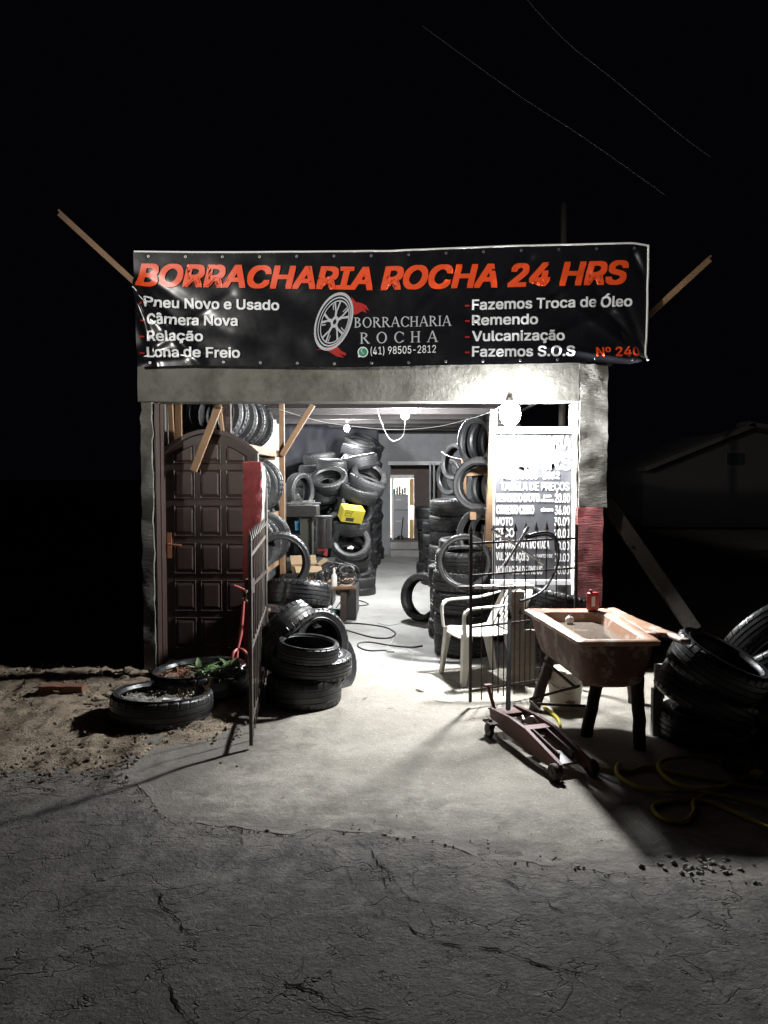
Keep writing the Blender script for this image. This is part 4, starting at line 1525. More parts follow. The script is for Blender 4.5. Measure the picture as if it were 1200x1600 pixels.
# ================================================================== PLANTER TYRES
def planter(x, y, Rr, wd, label, tilt, dusty=0.0):
    t = thing("tyre_planter", (x, y, 0), label, "planter", "old tyres used as planters")
    t.rotation_euler = (tilt[0], tilt[1], 0.3)
    o = bpy.data.objects.new("tyre_wall", tyre_mesh("tyre_wall", Rr, wd, Rr * 0.80, rubber, 30, 1))
    COL.objects.link(o)
    o.parent = t
    o.location = (0, 0, wd / 2 - 0.01)
    b = MB()
    n, m_ = 26, 40
    vs = [(0, 0, wd * 0.62)]
    for i in range(1, n + 1):
        for k in range(m_):
            r_ = Rr * 0.87 * i / n
            a = 2 * math.pi * k / m_
            vs.append((r_ * math.cos(a), r_ * math.sin(a), wd * 0.62 + 0.03 * noise.fractal(Vector((r_ * math.cos(a) * 7, r_ * math.sin(a) * 7, x)), 0.8, 2, 4)))
    fs = [(0, 1 + k, 1 + (k + 1) % m_) for k in range(m_)]
    fs += [(1 + (i - 1) * m_ + k, 1 + i * m_ + k, 1 + i * m_ + (k + 1) % m_, 1 + (i - 1) * m_ + (k + 1) % m_) for i in range(1, n) for k in range(m_)]
    b.add(vs, fs)
    b.build("soil", soil, t, local=True, angle=180)
    return t


def chunk(b, c, s, seed, squash=0.7):
    bm = bmesh.new()
    bmesh.ops.create_icosphere(bm, subdivisions=1, radius=1)
    rot = Matrix.Rotation(seed * 1.7, 3, 'Z') @ Matrix.Rotation(seed * 0.9, 3, 'X')
    o = len(b.v)
    for v in bm.verts:
        q = v.co * (0.75 + 0.5 * noise.noise(v.co * 1.1 + Vector((seed * 3.1, seed, 0))))
        q = rot @ Vector((q.x, q.y * 0.75, q.z * squash))
        b.v.append(Vector(c) + q * s)
    bm.verts.index_update()
    b.f += [tuple(x.index + o for x in f.verts) for f in bm.faces]
    bm.free()


def leaf(b, base, d, L, wd, up=(0, 0, 1), curl=0.3):
    base, d = Vector(base), Vector(d).normalized()
    s = d.cross(Vector(up))
    s = s.normalized() if s.length > 0.01 else Vector((1, 0, 0))
    u = s.cross(d)
    vs = []
    n = 5
    for i in range(n + 1):
        t = i / n
        wdt = wd * math.sin(math.pi * min(1, 0.08 + t * 0.95)) ** 0.8 / 2
        c = base + d * (L * t) - u * (curl * L * t * t)
        vs += [c - s * wdt + u * wdt * 0.3, c, c + s * wdt + u * wdt * 0.3]
    o = len(b.v)
    b.v += vs
    for i in range(n):
        for j in range(2):
            b.f.append((o + i * 3 + j, o + i * 3 + j + 1, o + (i + 1) * 3 + j + 1, o + (i + 1) * 3 + j))


p1 = planter(-1.66, 5.33, 0.355, 0.20, "front old tyre planter with gravel and a white scrap on dirt", (R(-2), R(2)))
p2 = planter(-1.52, 5.88, 0.375, 0.235, "rear old tyre planter with green weeds beside the gate", (R(-1), R(-3)))
b = MB()
for i in range(160):
    a, r_ = random.uniform(0, 6.28), 0.28 * math.sqrt(random.random())
    chunk(b, (-1.70 + r_ * math.cos(a), 5.33 + r_ * math.sin(a), 0.132 + random.uniform(-.005, .01)), random.uniform(0.005, 0.016), i * 1.3)
tag(b.build("gravel", mat("pale_gravel", (0.36, 0.35, 0.32), 0.9, (0.25, 0.24, 0.22), 30), smooth=False), "pale gravel in the front tyre planter", "gravel", kind='stuff')
b = MB()
b.box((-0.06, -0.025, 0), (0.06, 0.025, 0.03), Matrix.Translation((-1.56, 5.22, 0.135)) @ Matrix.Rotation(0.15, 4, 'Z') @ Matrix.Rotation(0.1, 4, 'Y'))
tag(b.build("scrap_block", signwhite, bevel=0.003), "white broken block lying in the front tyre planter", "scrap")
b = MB()
for i in range(12):
    leaf(b, (-1.42 + random.uniform(-.1, .12), 5.28 + random.uniform(-.1, .12), 0.12), (random.uniform(-.6, .6), random.uniform(-.4, .4), 1), random.uniform(0.08, 0.2), 0.008, (0, 1, 0.1), 0.2)
tag(b.build("grass_tuft", leafdry), "thin dry grass blades in the front tyre planter", "grass")
b = MB()
for i in range(60):
    a = random.uniform(0, 6.28)
    c = Vector((-1.37 + random.uniform(-.15, .15), 5.80 + random.uniform(-.13, .10), 0.16 + random.uniform(0, .05)))
    leaf(b, c, (math.cos(a), math.sin(a), random.uniform(0.5, 1.4)), random.uniform(0.07, 0.17), random.uniform(0.035, 0.065))
tag(b.build("weed_plant", leafm), "broad leaved green weed growing in the rear tyre planter", "weed")
b = MB()
for i in range(70):
    a = random.uniform(0, 6.28)
    c = Vector((-1.24 + random.uniform(-.08, .1), 5.72 + random.uniform(-.14, .12), 0.17))
    leaf(b, c, (0.6 * math.cos(a) + 0.2, 0.6 * math.sin(a) - 0.2, 0.8), random.uniform(0.06, 0.17), 0.010, (0, 0, 1), 0.6)
tag(b.build("grass_tuft", leafm), "green grass hanging over the rear tyre planter rim", "grass")
b = MB()
for i in range(170):
    a = random.uniform(0, 6.28)
    c = Vector((-1.64 + random.gauss(0, .085), 5.80 + random.gauss(0, .07), 0.18 + random.uniform(0, .035)))
    leaf(b, c, (math.cos(a), math.sin(a), random.uniform(-.2, .5)), random.uniform(0.025, 0.06), random.uniform(0.012, 0.022))
tag(b.build("leaf_litter", leafred), "reddish dry leaf litter in the rear tyre planter", "leaves", kind='stuff')

# ================================================================== GATES
def bar_gate(name, A, B, h, zlo, nbars, rails, label, lower=(), tips=True, mm=None, rtop=None):
    """A hinge foot, B free end foot (xy)."""
    A, B = Vector((*A, 0)), Vector((*B, 0))
    t = thing(name, A, label, "gate", "iron gate leaves")
    for k in range(nbars):
        p = A.lerp(B, (k + 0.0) / (nbars - 1))
        b = MB()
        if k in (0, nbars - 1):
            b.beam(p + Vector((0, 0, zlo)), p + Vector((0, 0, h - 0.02)), 0.022, 0.022)
        else:
            b.tube([p + Vector((0, 0, zlo)), p + Vector((0, 0, h - 0.06))], 0.0048, 8)
        if tips and k not in (0,):
            b.lathe([(0.004, 0), (0.017, 0.012), (0.010, 0.035), (0.0005, 0.075)], 8, Matrix.Translation(p + Vector((0, 0, h - 0.062))))
        b.build("bar", mm or iron, t)
    for z, th in rails:
        b = MB()
        b.beam(A + Vector((0, 0, z)), B + Vector((0, 0, z)), 0.012, th)
        b.build("rail", mm or iron, t)
    for fr, z0, z1 in lower:
        p = A.lerp(B, fr)
        b = MB()
        b.tube([p + Vector((0, 0, z0)), p + Vector((0, 0, z1 - 0.05))], 0.0055, 8)
        b.lathe([(0.003, 0), (0.015, 0.012), (0.009, 0.03), (0.0005, 0.065)], 8, Matrix.Translation(p + Vector((0, 0, z1 - 0.052))))
        b.build("short_bar", mm or iron, t)
    return t


gl = bar_gate("iron_gate", (-1.085, 6.30), (-0.905, 4.70), 1.36, 0.03, 11, ((1.21, 0.022), (0.62, 0.022), (0.16, 0.022)), "left iron bar gate leaf swung open toward the street beside tyre planters",
              (), mm=mat("worn_gate_iron", (0.075, 0.062, 0.05), 0.6, (0.12, 0.10, 0.085), 22, 0.002, 60, metal=0.2))
# latch, padlock and chain on the left leaf
b = MB()
f0 = Vector((-0.925, 4.86, 1.0))
b.beam(f0 + Vector((-0.02, -0.12, -0.02)), f0 + Vector((-0.02, 0.7, 0.02)), 0.014, 0.014)
b.box((f0.x - 0.035, f0.y - 0.04, f0.z - 0.04), (f0.x + 0.01, f0.y + 0.05, f0.z + 0.05))
b.tube([f0 + Vector((-0.03, 0.0, 0)), f0 + Vector((-0.05, 0.02, -0.09)), f0 + Vector((-0.02, 0.09, -0.12))], 0.008)
b.build("latch", rustiron, gl)
hx, hy = 1.42, 6.08
ex, ey = 0.54, 5.58
gr = bar_gate("iron_gate", (hx, hy), (ex, ey), 1.345, 0.05, 11, ((1.215, 0.016), (0.98, 0.014), (0.60, 0.014), (0.13, 0.016)), "right iron bar gate leaf half closed in front of the price board",
              [((k + 0.5) / 10, 0.08, 0.70) for k in range(2, 8)])
# things on the right gate


def gp(fr, z, off=0.0):
    d = Vector((ex - hx, ey - hy, 0))
    n_ = Vector((d.y, -d.x, 0)).normalized()
    if n_.y > 0:
        n_ = -n_
    return Vector((hx, hy, z)) + d * fr + n_ * off


def hit_gate(px, py, off=0.0):
    d = ray(px, py)
    g = Vector((ex - hx, ey - hy, 0))
    n_ = Vector((g.y, -g.x, 0)).normalized()
    if n_.y > 0:
        n_ = -n_
    o = Vector((hx, hy, 0)) + n_ * off
    C = Vector((0, 0, CAMZ))
    t = (o - C).dot(n_) / d.dot(n_)
    return C + d * t


wr = thing("lug_wrench", hit_gate(811, 853, 0.03), "bright cross shaped lug wrench hooked through the right gate bars", "lug wrench")
for a, c in (((769, 827), (849, 881)), ((825, 824), (787, 886))):
    b = MB()
    q0, q1 = hit_gate(*a, 0.025), hit_gate(*c, 0.025 if a[0] < 800 else 0.045)
    d = (q1 - q0).normalized()
    b.tube([q0 + d * 0.05, q1 - d * 0.05], 0.009, 10)
    b.tube([q0, q0 + d * 0.055], 0.014, 10)
    b.tube([q1 - d * 0.055, q1], 0.014, 10)
    b.build("arm", steel, wr)
cable("hose", [hit_gate(x, y, o_) for x, y, o_ in ((820, 838, .02), (845, 832, .03), (862, 834, .03), (871, 848, .03), (873, 868, .03), (869, 888, .02), (858, 910, .02), (845, 925, .03), (825, 936, .04), (812, 939, .05))], 0.010, bhose, "black hose looped over the right gate bars", "hose")
cable("hose", [hit_gate(x, y, o_) for x, y, o_ in ((823, 841, .03), (850, 836, .04), (866, 842, .04), (868, 860, .04))], 0.009, bhose, "second black hose strand draped on the right gate top rail", "hose")
# weathered posts behind the gate
for (a, c, y, wd, lab) in (((806, 925), (811, 1088), 6.15, 0.10, "weathered grey plank post behind the right gate"), ((826, 985), (829, 1088), 6.2, 0.09, "shorter grey plank behind the right gate next to the post")):
    b = MB()
    p0, p1_ = P(*a, y), P(*c, y)
    mid = (p0 + p1_) / 2
    b.rough((mid.x - wd / 2, y, -0.02), (mid.x + wd / 2, y + 0.05, p0.z), 0.05, 0.008, 14, a[0])
    tag(b.build("plank", wood_grey, angle=60), lab, "plank")

# ================================================================== CHAIR (white plastic armchair)
ch = thing("plastic_chair", (0.69, 6.42, 0), "white plastic armchair with slatted back behind the right gate", "chair", None, R(-72))


def shell(fn, nu, nv, th):
    """thin curved plate as a closed solid"""
    b = MB()
    top, bot = [], []
    for i in range(nu + 1):
        for j in range(nv + 1):
            p, n_ = fn(i / nu, j / nv)
            top.append(p)
            bot.append(p - n_ * th)
    m_ = nv + 1
    k = len(top)
    fs = []
    for i in range(nu):
        for j in range(nv):
            fs.append((i * m_ + j, (i + 1) * m_ + j, (i + 1) * m_ + j + 1, i * m_ + j + 1))
            fs.append((k + i * m_ + j, k + i * m_ + j + 1, k + (i + 1) * m_ + j + 1, k + (i + 1) * m_ + j))
    for i in range(nu):
        for j in (0, nv):
            fs.append((i * m_ + j, (i + 1) * m_ + j, k + (i + 1) * m_ + j, k + i * m_ + j))
    for j in range(nv):
        for i in (0, nu):
            fs.append((i * m_ + j, i * m_ + j + 1, k + i * m_ + j + 1, k + i * m_ + j))
    b.add(top + bot, fs)
    return b


def seat_fn(u, v):
    x = (u - 0.5) * 0.46
    y = -0.23 + 0.43 * v
    z = 0.42 - 0.018 * math.sin(math.pi * v) + 0.010 * (2 * u - 1) ** 2 - (0.035 * (max(0, 0.16 - v) / 0.16) ** 2)
    return Vector((x, y, z)), Vector((0, 0, 1))


shell(seat_fn, 14, 14, 0.012).build("seat", whiteplastic, ch, local=True, bevel=0.003)
# back: rim + slats
b = MB()
bt = lambda x, h: Vector((x, 0.19 + 0.20 * h + 0.02 * (1 - (x / 0.2) ** 2) , 0.42 + 0.36 * h))
for k in range(8):
    x = -0.165 + 0.33 * k / 7
    top = 0.90 - 0.10 * (abs(x) / 0.165) ** 2
    pts = [bt(x * (1 + 0.10 * h), h * top) for h in (0.02, 0.25, 0.5, 0.75, 1.0)]
    for q0, q1 in zip(pts, pts[1:]):
        b.beam(q0, q1, 0.030, 0.010, (0, 1, 0))
b.build("back_slats", whiteplastic, ch, local=True)
b = MB()
pts = [bt(-0.205, 0.0), bt(-0.215, 0.4), bt(-0.215, 0.75), bt(-0.17, 0.93), bt(-0.08, 1.0), bt(0, 1.02), bt(0.08, 1.0), bt(0.17, 0.93), bt(0.215, 0.75), bt(0.215, 0.4), bt(0.205, 0.0)]
pts = catmull(pts, 5)
for q0, q1 in zip(pts, pts[1:]):
    b.beam(q0, q1 + (q1 - q0) * 0.15, 0.016, 0.045, (0, 1, 0.3))
b.build("back_rim", whiteplastic, ch, local=True)
for s_ in (-1, 1):
    b = MB()
    pts = catmull([Vector((s_ * 0.215, 0.30, 0.70)), Vector((s_ * 0.245, 0.12, 0.655)), Vector((s_ * 0.25, -0.08, 0.645)), Vector((s_ * 0.25, -0.19, 0.635)), Vector((s_ * 0.245, -0.235, 0.59)), Vector((s_ * 0.24, -0.235, 0.50)), Vector((s_ * 0.235, -0.225, 0.41))], 6)
    for q0, q1 in zip(pts, pts[1:]):
        b.beam(q0, q1 + (q1 - q0) * 0.2, 0.05, 0.016, (0, 0.4, 1))
    b.build("armrest", whiteplastic, ch, local=True, bevel=0.003)
    for y0_, y1_ in ((-0.225, -0.26), (0.19, 0.27)):
        b = MB()
        n = 6
        for i in range(n):
            t0, t1 = i / n, (i + 1) / n
            w0, w1 = 0.075 - 0.035 * t0, 0.075 - 0.035 * t1
            for lo, hi in (((t0, w0), (t1, w1)),):
                za, zb_ = 0.42 - 0.42 * t0, 0.42 - 0.42 * t1
                ya, yb = y0_ + (y1_ - y0_) * t0, y0_ + (y1_ - y0_) * t1
                xa, xb = s_ * (0.225 + 0.03 * t0), s_ * (0.225 + 0.03 * t1)
                sg_ = 1 if y0_ < 0 else -1
                vs = [(xa, ya, za), (xa - s_ * w0, ya, za), (xa - s_ * w0, ya + sg_ * 0.012, za), (xa - s_ * 0.012, ya + sg_ * 0.012, za), (xa - s_ * 0.012, ya + sg_ * w0, za), (xa, ya + sg_ * w0, za),
                      (xb, yb, zb_), (xb - s_ * w1, yb, zb_), (xb - s_ * w1, yb + sg_ * 0.012, zb_), (xb - s_ * 0.012, yb + sg_ * 0.012, zb_), (xb - s_ * 0.012, yb + sg_ * w1, zb_), (xb, yb + sg_ * w1, zb_)]
                fs = [(j, (j + 1) % 6, 6 + (j + 1) % 6, 6 + j) for j in range(6)]
                if i == n - 1:
                    fs.append((6, 7, 8, 9, 10, 11))
                b.add(vs, fs)
        b.build("leg", whiteplastic, ch, local=True, angle=30)

# ================================================================== WASH TROUGH
zs = 0.755
s_fl, s_fr = G(905, 1001, zs), G(1033, 1001, zs)
s_bl, s_br = G(820, 951, zs), G(952, 951, zs)
tr = thing("wash_trough", ((s_fl.x + s_fr.x) / 2, (s_fl.y + s_bl.y) / 2, 0), "orange brown worn wash trough full of murky water on log legs", "wash trough")


def quadpt(u, v):
    return s_fl.lerp(s_fr, u).lerp(s_bl.lerp(s_br, u), v)


def loop(inset, z, cor=0.10, n=6, du=0.0):
    """rounded rectangle loop on the trough plan"""
    Lw = (s_fr - s_fl).length
    Ld = (s_bl - s_fl).length
    iu, iv = inset / Lw, inset / Ld
    cu, cv = min(cor / Lw, 0.45), min(cor / Ld, 0.45)
    out = []
    for (cx_, cy_, a0) in ((1 - iu - cu, iv + cv, -90), (1 - iu - cu, 1 - iv - cv, 0), (iu + cu, 1 - iv - cv, 90), (iu + cu, iv + cv, 180)):
        for k in range(n + 1):
            a = R(a0 + 90 * k / n)
            q = quadpt(cx_ + cu * math.cos(a), cy_ + cv * math.sin(a))
            out.append(Vector((q.x + du, q.y, z)))
    return out


def loops_mesh(ls, cap_last=True):
    b = MB()
    n = len(ls[0])
    vs = [q for l_ in ls for q in l_]
    fs = [(k * n + i, k * n + (i + 1) % n, (k + 1) * n + (i + 1) % n, (k + 1) * n + i) for k in range(len(ls) - 1) for i in range(n)]
    if cap_last:
        fs.append(tuple((len(ls) - 1) * n + i for i in range(n)))
    b.add(vs, fs)
    return b


wob = lambda l_, a, s: [q + Vector((a * noise.noise(q * 7 + Vector((s, 0, 0))), a * noise.noise(q * 7 + Vector((0, s, 0))), a * 0.7 * noise.noise(q * 9 + Vector((0, 0, s))))) for q in l_]
loops_mesh([loop(0.018, zs - 0.034, 0.07), loop(0.03, zs - 0.12, 0.075), loop(0.048, zs - 0.22, 0.085), loop(0.066, zs - 0.275, 0.09), loop(0.10, zs - 0.30, 0.10)]).build("basin", sinkmat, tr, angle=60)
ins = [wob(loop(0.012, zs - 0.036, 0.025), 0.004, 1), wob(loop(-0.004, zs - 0.030, 0.03), 0.006, 2), wob(loop(-0.006, zs - 0.008, 0.03), 0.006, 3), wob(loop(0.006, zs + 0.002, 0.03), 0.006, 4),
       wob(loop(0.05, zs - 0.002, 0.05), 0.005, 5), wob(loop(0.075, zs - 0.012, 0.07), 0.004, 6), loop(0.085, zs - 0.06, 0.08), loop(0.10, zs - 0.16, 0.09), loop(0.13, zs - 0.25, 0.10)]
loops_mesh(ins).build("rim", sinkrim, tr, angle=50)
b = MB()
b.add(loop(0.088, zs - 0.075, 0.08), [tuple(range(28))])
b.build("water", waterm, tr, smooth=False)
# wide right ledge, broken at the front corner
b = MB()
e0, e1 = s_br + Vector((-0.01, 0, 0)), s_fr + Vector((-0.01, 0, 0))
o0, o1 = G(958, 949, zs), G(1080, 1001, zs)
nu, nv = 34, 7
top = []
for i in range(nu + 1):
    for j in range(nv + 1):
        q = e0.lerp(e1, i / nu).lerp(o0.lerp(o1, i / nu), j / nv)
        top.append(q + Vector((0.006 * noise.noise(q * 14), 0.006 * noise.noise(q * 14 + Vector((5, 0, 0))), 0.002 + 0.010 * noise.noise(q * 9 + Vector((0, 4, 0))))))
fs = []
for i in range(nu):
    for j in range(nv):
        u, v = i / nu, j / nv
        if u > 0.80 + 0.06 * noise.noise(Vector((v * 5, 1, 0))) and v < 0.62 + 0.15 * noise.noise(Vector((u * 9, 3, 0))):
            continue
        fs.append((i * (nv + 1) + j, (i + 1) * (nv + 1) + j, (i + 1) * (nv + 1) + j + 1, i * (nv + 1) + j + 1))
b.add(top, fs)
o = b.build("broken_ledge", sinkrim, tr, angle=60)
sd_ = o.modifiers.new("thick", 'SOLIDIFY')
sd_.thickness = 0.028
for (a, c) in (((940, 1062), (915, 1152)), ((995, 1064), (1000, 1172)), ((868, 1030), (833, 1112)), ((985, 1030), (990, 1100))):
    b = MB()
    foot = G(c[0], c[1])
    top = P(a[0], a[1], foot.y + 0.08)
    top.z = zs - 0.27
    pts = [foot.lerp(top, i / 8) + Vector((0.008 * noise.noise(Vector((i * .8, a[0], 0))), 0.008 * noise.noise(Vector((i * .8, a[0], 4))), 0)) for i in range(9)]
    pts[0].z -= 0.02
    b.tube(pts, [0.040 + 0.005 * noise.noise(Vector((i, a[1], 1))) for i in range(9)], 14)
    b.build("leg", wood_dark, tr, angle=60)
for a, c in (((848, 1030), (900, 1075)), ((828, 1092), (905, 1072)), ((828, 1095), (845, 1112)), ((840, 1100), (915, 1103))):
    b = MB()
    b.beam(P(*a, 5.15), P(*c, 4.85), 0.012, 0.016)
    b.build("strut", rustiron, tr)
fl_ = thing("float_ball", G(890, 969, zs - 0.05), "white float ball floating in the wash trough", "ball")
b = MB()
b.lathe([(0.0001, -0.03)] + [(0.03 * math.cos(R(a)), 0.03 * math.sin(R(a))) for a in range(-75, 90, 15)] + [(0.0001, 0.03)], 20)
b.build("ball", whiteplastic, fl_, local=True)
b = MB()
b.lathe([(0.007, 0.028), (0.007, 0.036), (0.0001, 0.037)], 10)
b.build("nub", galv, fl_, local=True)
c0 = G(926, 953, zs)
can = thing("oil_can", (c0.x, c0.y + 0.0, zs), "small red oil can on the back corner of the wash trough", "can", None, 0.5)
b = MB()
b.box((-0.04, -0.022, 0.0), (0.04, 0.022, 0.125))
b.build("can_body", mat("red_can", (0.32, 0.03, 0.022), 0.4), can, local=True, bevel=0.006)
b = MB()
b.lathe([(0.013, 0.126), (0.013, 0.145), (0.0001, 0.146)], 12, Matrix.Translation((-0.02, 0, 0)))
b.build("cap", redpaint, can, local=True)
b = MB()
b.box((-0.032, -0.0245, 0.03), (0.0, -0.0225, 0.10))
b.build("paper_label", whiteplastic, can, local=True)
# bucket
bk = thing("bucket", tuple(G(883, 1106)), "dirty white plastic bucket with worn print under the wash trough", "bucket")
b = MB()
b.lathe([(0.0001, 0.0), (0.105, 0.0), (0.108, 0.01), (0.128, 0.24), (0.132, 0.242), (0.132, 0.25), (0.129, 0.252), (0.131, 0.275), (0.137, 0.277), (0.137, 0.287), (0.128, 0.292), (0.0001, 0.29)], 36)
b.build("pail", bucketplastic, bk, local=True)


def on_bucket(vs2, fs2, zc, sc_, a0, m, nm):
    mb = MB()
    x0 = min(v[0] for v in vs2)
    x1 = max(v[0] for v in vs2)
    out = []
    for x, y in vs2:
        z = zc + y * sc_
        rr = 0.108 + (0.02 * z / 0.24) + 0.0022
        a = a0 + (x - (x0 + x1) / 2) * sc_ / rr
        out.append((rr * math.cos(a), rr * math.sin(a), z))
    mb.add(out, fs2)
    mb.build(nm, m, bk, local=True, smooth=False)


ba = math.atan2(-5.3, -0.9)
brownink = mat("brown_print", (0.16, 0.09, 0.05), 0.6)
on_bucket(*text_raw("Cream", 0.01), 0.168, 0.042, ba + 0.12, brownink, "lettering")
av, af = [], []
for i in range(32):
    a = 2 * math.pi * i / 32
    av += [(1.35 * math.cos(a), 0.62 * math.sin(a)), (1.25 * math.cos(a), 0.53 * math.sin(a))]
af = [(2 * i, (2 * i + 2) % 64, (2 * i + 3) % 64, 2 * i + 1) for i in range(32)]
on_bucket(av, af, 0.158, 0.036, ba + 0.12, brownink, "print_ring")
on_bucket([(-1, 0), (0.2, 0.5), (0.2, 0.25), (1, 0.2), (1, -0.3), (0.1, -0.3), (0.1, -0.5)], [(0, 1, 2, 3, 4, 5, 6)], 0.075, 0.04, ba + 0.2, brownink, "print_mark")
b = MB()
b.tube([Vector((0.135 * math.cos(ba + 1.5 * (i / 10 * 2 - 1)), 0.135 * math.sin(ba + 1.5 * (i / 10 * 2 - 1)), 0.245 - 0.075 * math.sin(math.pi * i / 10))) for i in range(11)], 0.003, 6)
b.build("bail_handle", galv, bk, local=True)

# ================================================================== FLOOR JACK
jr, jf = G(800, 1150), G(896, 1217)
jd = (jf - jr)
jd.z = 0
JL = jd.length
ang = math.atan2(jd.y, jd.x)
jk = thing("floor_jack", (jr.x, jr.y, 0), "long red trolley jack with upright T handle on the apron", "jack", None, ang)
# local x along the length rear->front, y left
hw = 0.09
side = [(-0.13, 0.09), (-0.15, 0.145), (-0.12, 0.155), (0.16, 0.175), (0.38, 0.17), (JL + 0.03, 0.095), (JL + 0.05, 0.05), (JL - 0.03, 0.038), (0.10, 0.055), (-0.06, 0.062)]
for s_ in (-1, 1):
    b = MB()
    b.prism(side, 0.010, Matrix.Translation((0, s_ * hw - 0.005, 0)))
    b.build("side_plate", jackred, jk, local=True, smooth=False, bevel=0.003)
    b = MB()
    pts = [(x, z) for x, z in side[1:6]]
    for (xa, za), (xb, zb_) in zip(pts, pts[1:]):
        b.beam((xa, s_ * (hw + 0.004), za + 0.004), (xb, s_ * (hw + 0.004), zb_ + 0.004), 0.022, 0.008)
    b.build("flange", jackred, jk, local=True)
b = MB()
b.box((-0.14, -hw + 0.006, 0.12), (-0.01, hw - 0.006, 0.148))
b.build("cross_plate", jackred, jk, local=True, bevel=0.003)
b = MB()
b.box((0.28, -hw + 0.006, 0.135), (0.36, hw - 0.006, 0.165))
b.build("cross_plate", jackred, jk, local=True, bevel=0.003)
b = MB()
b.beam((0.36, 0.045, 0.145), (JL - 0.08, 0.045, 0.10), 0.012, 0.045)
b.beam((0.36, -0.045, 0.145), (JL - 0.08, -0.045, 0.10), 0.012, 0.045)
b.build("lift_arm", rustiron, jk, local=True, bevel=0.002)
b = MB()
b.box((JL - 0.20, -0.075, 0), (JL - 0.04, 0.075, 0.014), Matrix.Translation((0, 0, 0.148)) @ Matrix.Rotation(R(7), 4, 'Y') @ Matrix.Translation((0, 0, 0.0)))
b.build("saddle", steel, jk, local=True, bevel=0.004)
b = MB()
b.tube([(0.02, 0, 0.10), (0.28, 0, 0.11)], 0.03, 16)
b.tube([(0.28, 0, 0.11), (0.42, 0, 0.12)], 0.016, 12)
b.build("cylinder", rustiron, jk, local=True)
b = MB()
b.tube(catmull([(0.12, 0.01, 0.11), (0.14, 0.0, 0.175), (0.19, -0.01, 0.165), (0.23, 0.02, 0.195), (0.27, 0.04, 0.165)], 5), 0.008, 8)
b.build("spring", steel, jk, local=True)
Mx = lambda x, y, z: Matrix.Translation((x, y, z)) @ Matrix.Rotation(R(90), 4, 'X')
for s_ in (-1, 1):
    b = MB()
    b.lathe([(0.012, -0.02), (0.045, -0.02), (0.05, -0.014), (0.05, 0.014), (0.045, 0.02), (0.012, 0.02)], 24, Mx(JL, s_ * (hw + 0.03), 0.05), True)
    wh = b.build("wheel", rustiron if s_ < 0 else iron, jk, local=True)
    b = MB()
    b.tube([(JL, s_ * (hw - 0.02), 0.05), (JL, s_ * (hw + 0.056), 0.05)], 0.012, 10)
    b.build("axle", iron, wh, local=True)
    # rear caster
    b = MB()
    b.lathe([(0.01, -0.014), (0.045, -0.014), (0.05, -0.008), (0.05, 0.008), (0.045, 0.014), (0.01, 0.014)], 20, Mx(-0.02, s_ * (hw + 0.065), 0.05), True)
    ca = b.build("caster", black_paint, jk, local=True)
    b = MB()
    b.box((-0.06, s_ * (hw + 0.065) - 0.03, 0.102), (0.06, s_ * (hw + 0.065) + 0.03, 0.112))
    for e in (-1, 1):
        b.beam((0.02, s_ * (hw + 0.065) + e * 0.02, 0.103), (-0.02, s_ * (hw + 0.065) + e * 0.02, 0.045), 0.004, 0.03)
    b.lathe([(0.012, 0.112), (0.012, 0.128), (0.0001, 0.129)], 8, Matrix.Translation((0.0, s_ * (hw + 0.065), 0)))
    b.build("fork", rustiron, ca, local=True)
# handle leaning back through the gate bars, T bar roughly along world X
JI = (Matrix.Translation(jr) @ Matrix.Rotation(ang, 4, 'Z')).inverted()
ht = JI @ P(797, 918, 6.02)
b = MB()
h0 = Vector((-0.06, 0, 0.12))
b.tube([h0, h0.lerp(ht, 0.5), ht], 0.016, 12)
hd = b.build("handle_shaft", mat("dull_black", (0.010, 0.009, 0.009), 0.9, spec=0.1), jk, local=True)
b = MB()
tb = Vector((math.cos(-ang), math.sin(-ang), 0))
c = ht
b.tube([c - tb * 0.41, c + tb * 0.19], 0.014, 12)
b.build("handle_bar", iron, hd, local=True)
for s0, s1 in ((-0.28, -0.09), (0.02, 0.19)):
    b = MB()
    b.tube([c + tb * s0 + Vector((0, 0, 0.004)), c + tb * s1 + Vector((0, 0, 0.004))], 0.0165, 12)
    b.build("grip", steel, hd, local=True)
b = MB()
b.tube([(-0.13, -0.06, 0.13), (-0.16, -0.10, 0.30)], 0.012, 10)
b.box((-0.18, -0.125, 0.30), (-0.14, -0.075, 0.31))
b.build("release_pedal", jackred, jk, local=True)

# ================================================================== HOSES AND CABLES ON THE GROUND
def gc(pts, z=0.012):
    return [G(x, y) + Vector((0, 0, z + zapron(*G(x, y)[:2]))) for x, y in pts]


cable("garden_hose", gc([(850, 1110), (872, 1130), (880, 1160), (910, 1195), (975, 1212), (1010, 1205), (1060, 1215), (1130, 1228), (1200, 1240)], 0.022), 0.012, yhose, "yellow hose running from under the trough to the right edge", "hose", "yellow hose coils")
cable("garden_hose", gc([(968, 1200), (963, 1208), (968, 1222), (1000, 1240), (1060, 1246), (1120, 1240), (1170, 1218), (1180, 1205), (1140, 1195), (1080, 1190), (1030, 1200), (1050, 1230), (1130, 1255), (1230, 1275)], 0.03), 0.012, yhose, "yellow hose coil in the shadow right of the jack", "hose", "yellow hose coils")
cable("garden_hose", gc([(1240, 1235), (1180, 1222), (1165, 1222), (1090, 1255), (1085, 1275), (1070, 1290), (1040, 1288), (1022, 1275), (1025, 1264), (1060, 1258), (1110, 1262), (1200, 1300)], 0.02), 0.012, yhose, "yellow hose loop nearest the road in the shadow", "hose", "yellow hose coils")
cable("air_hose", gc([(530, 975), (560, 976), (600, 981), (617, 990), (610, 998), (585, 998), (552, 989), (535, 984)], 0.01), 0.009, bhose, "black air hose loop on the shop floor near the bench", "hose")
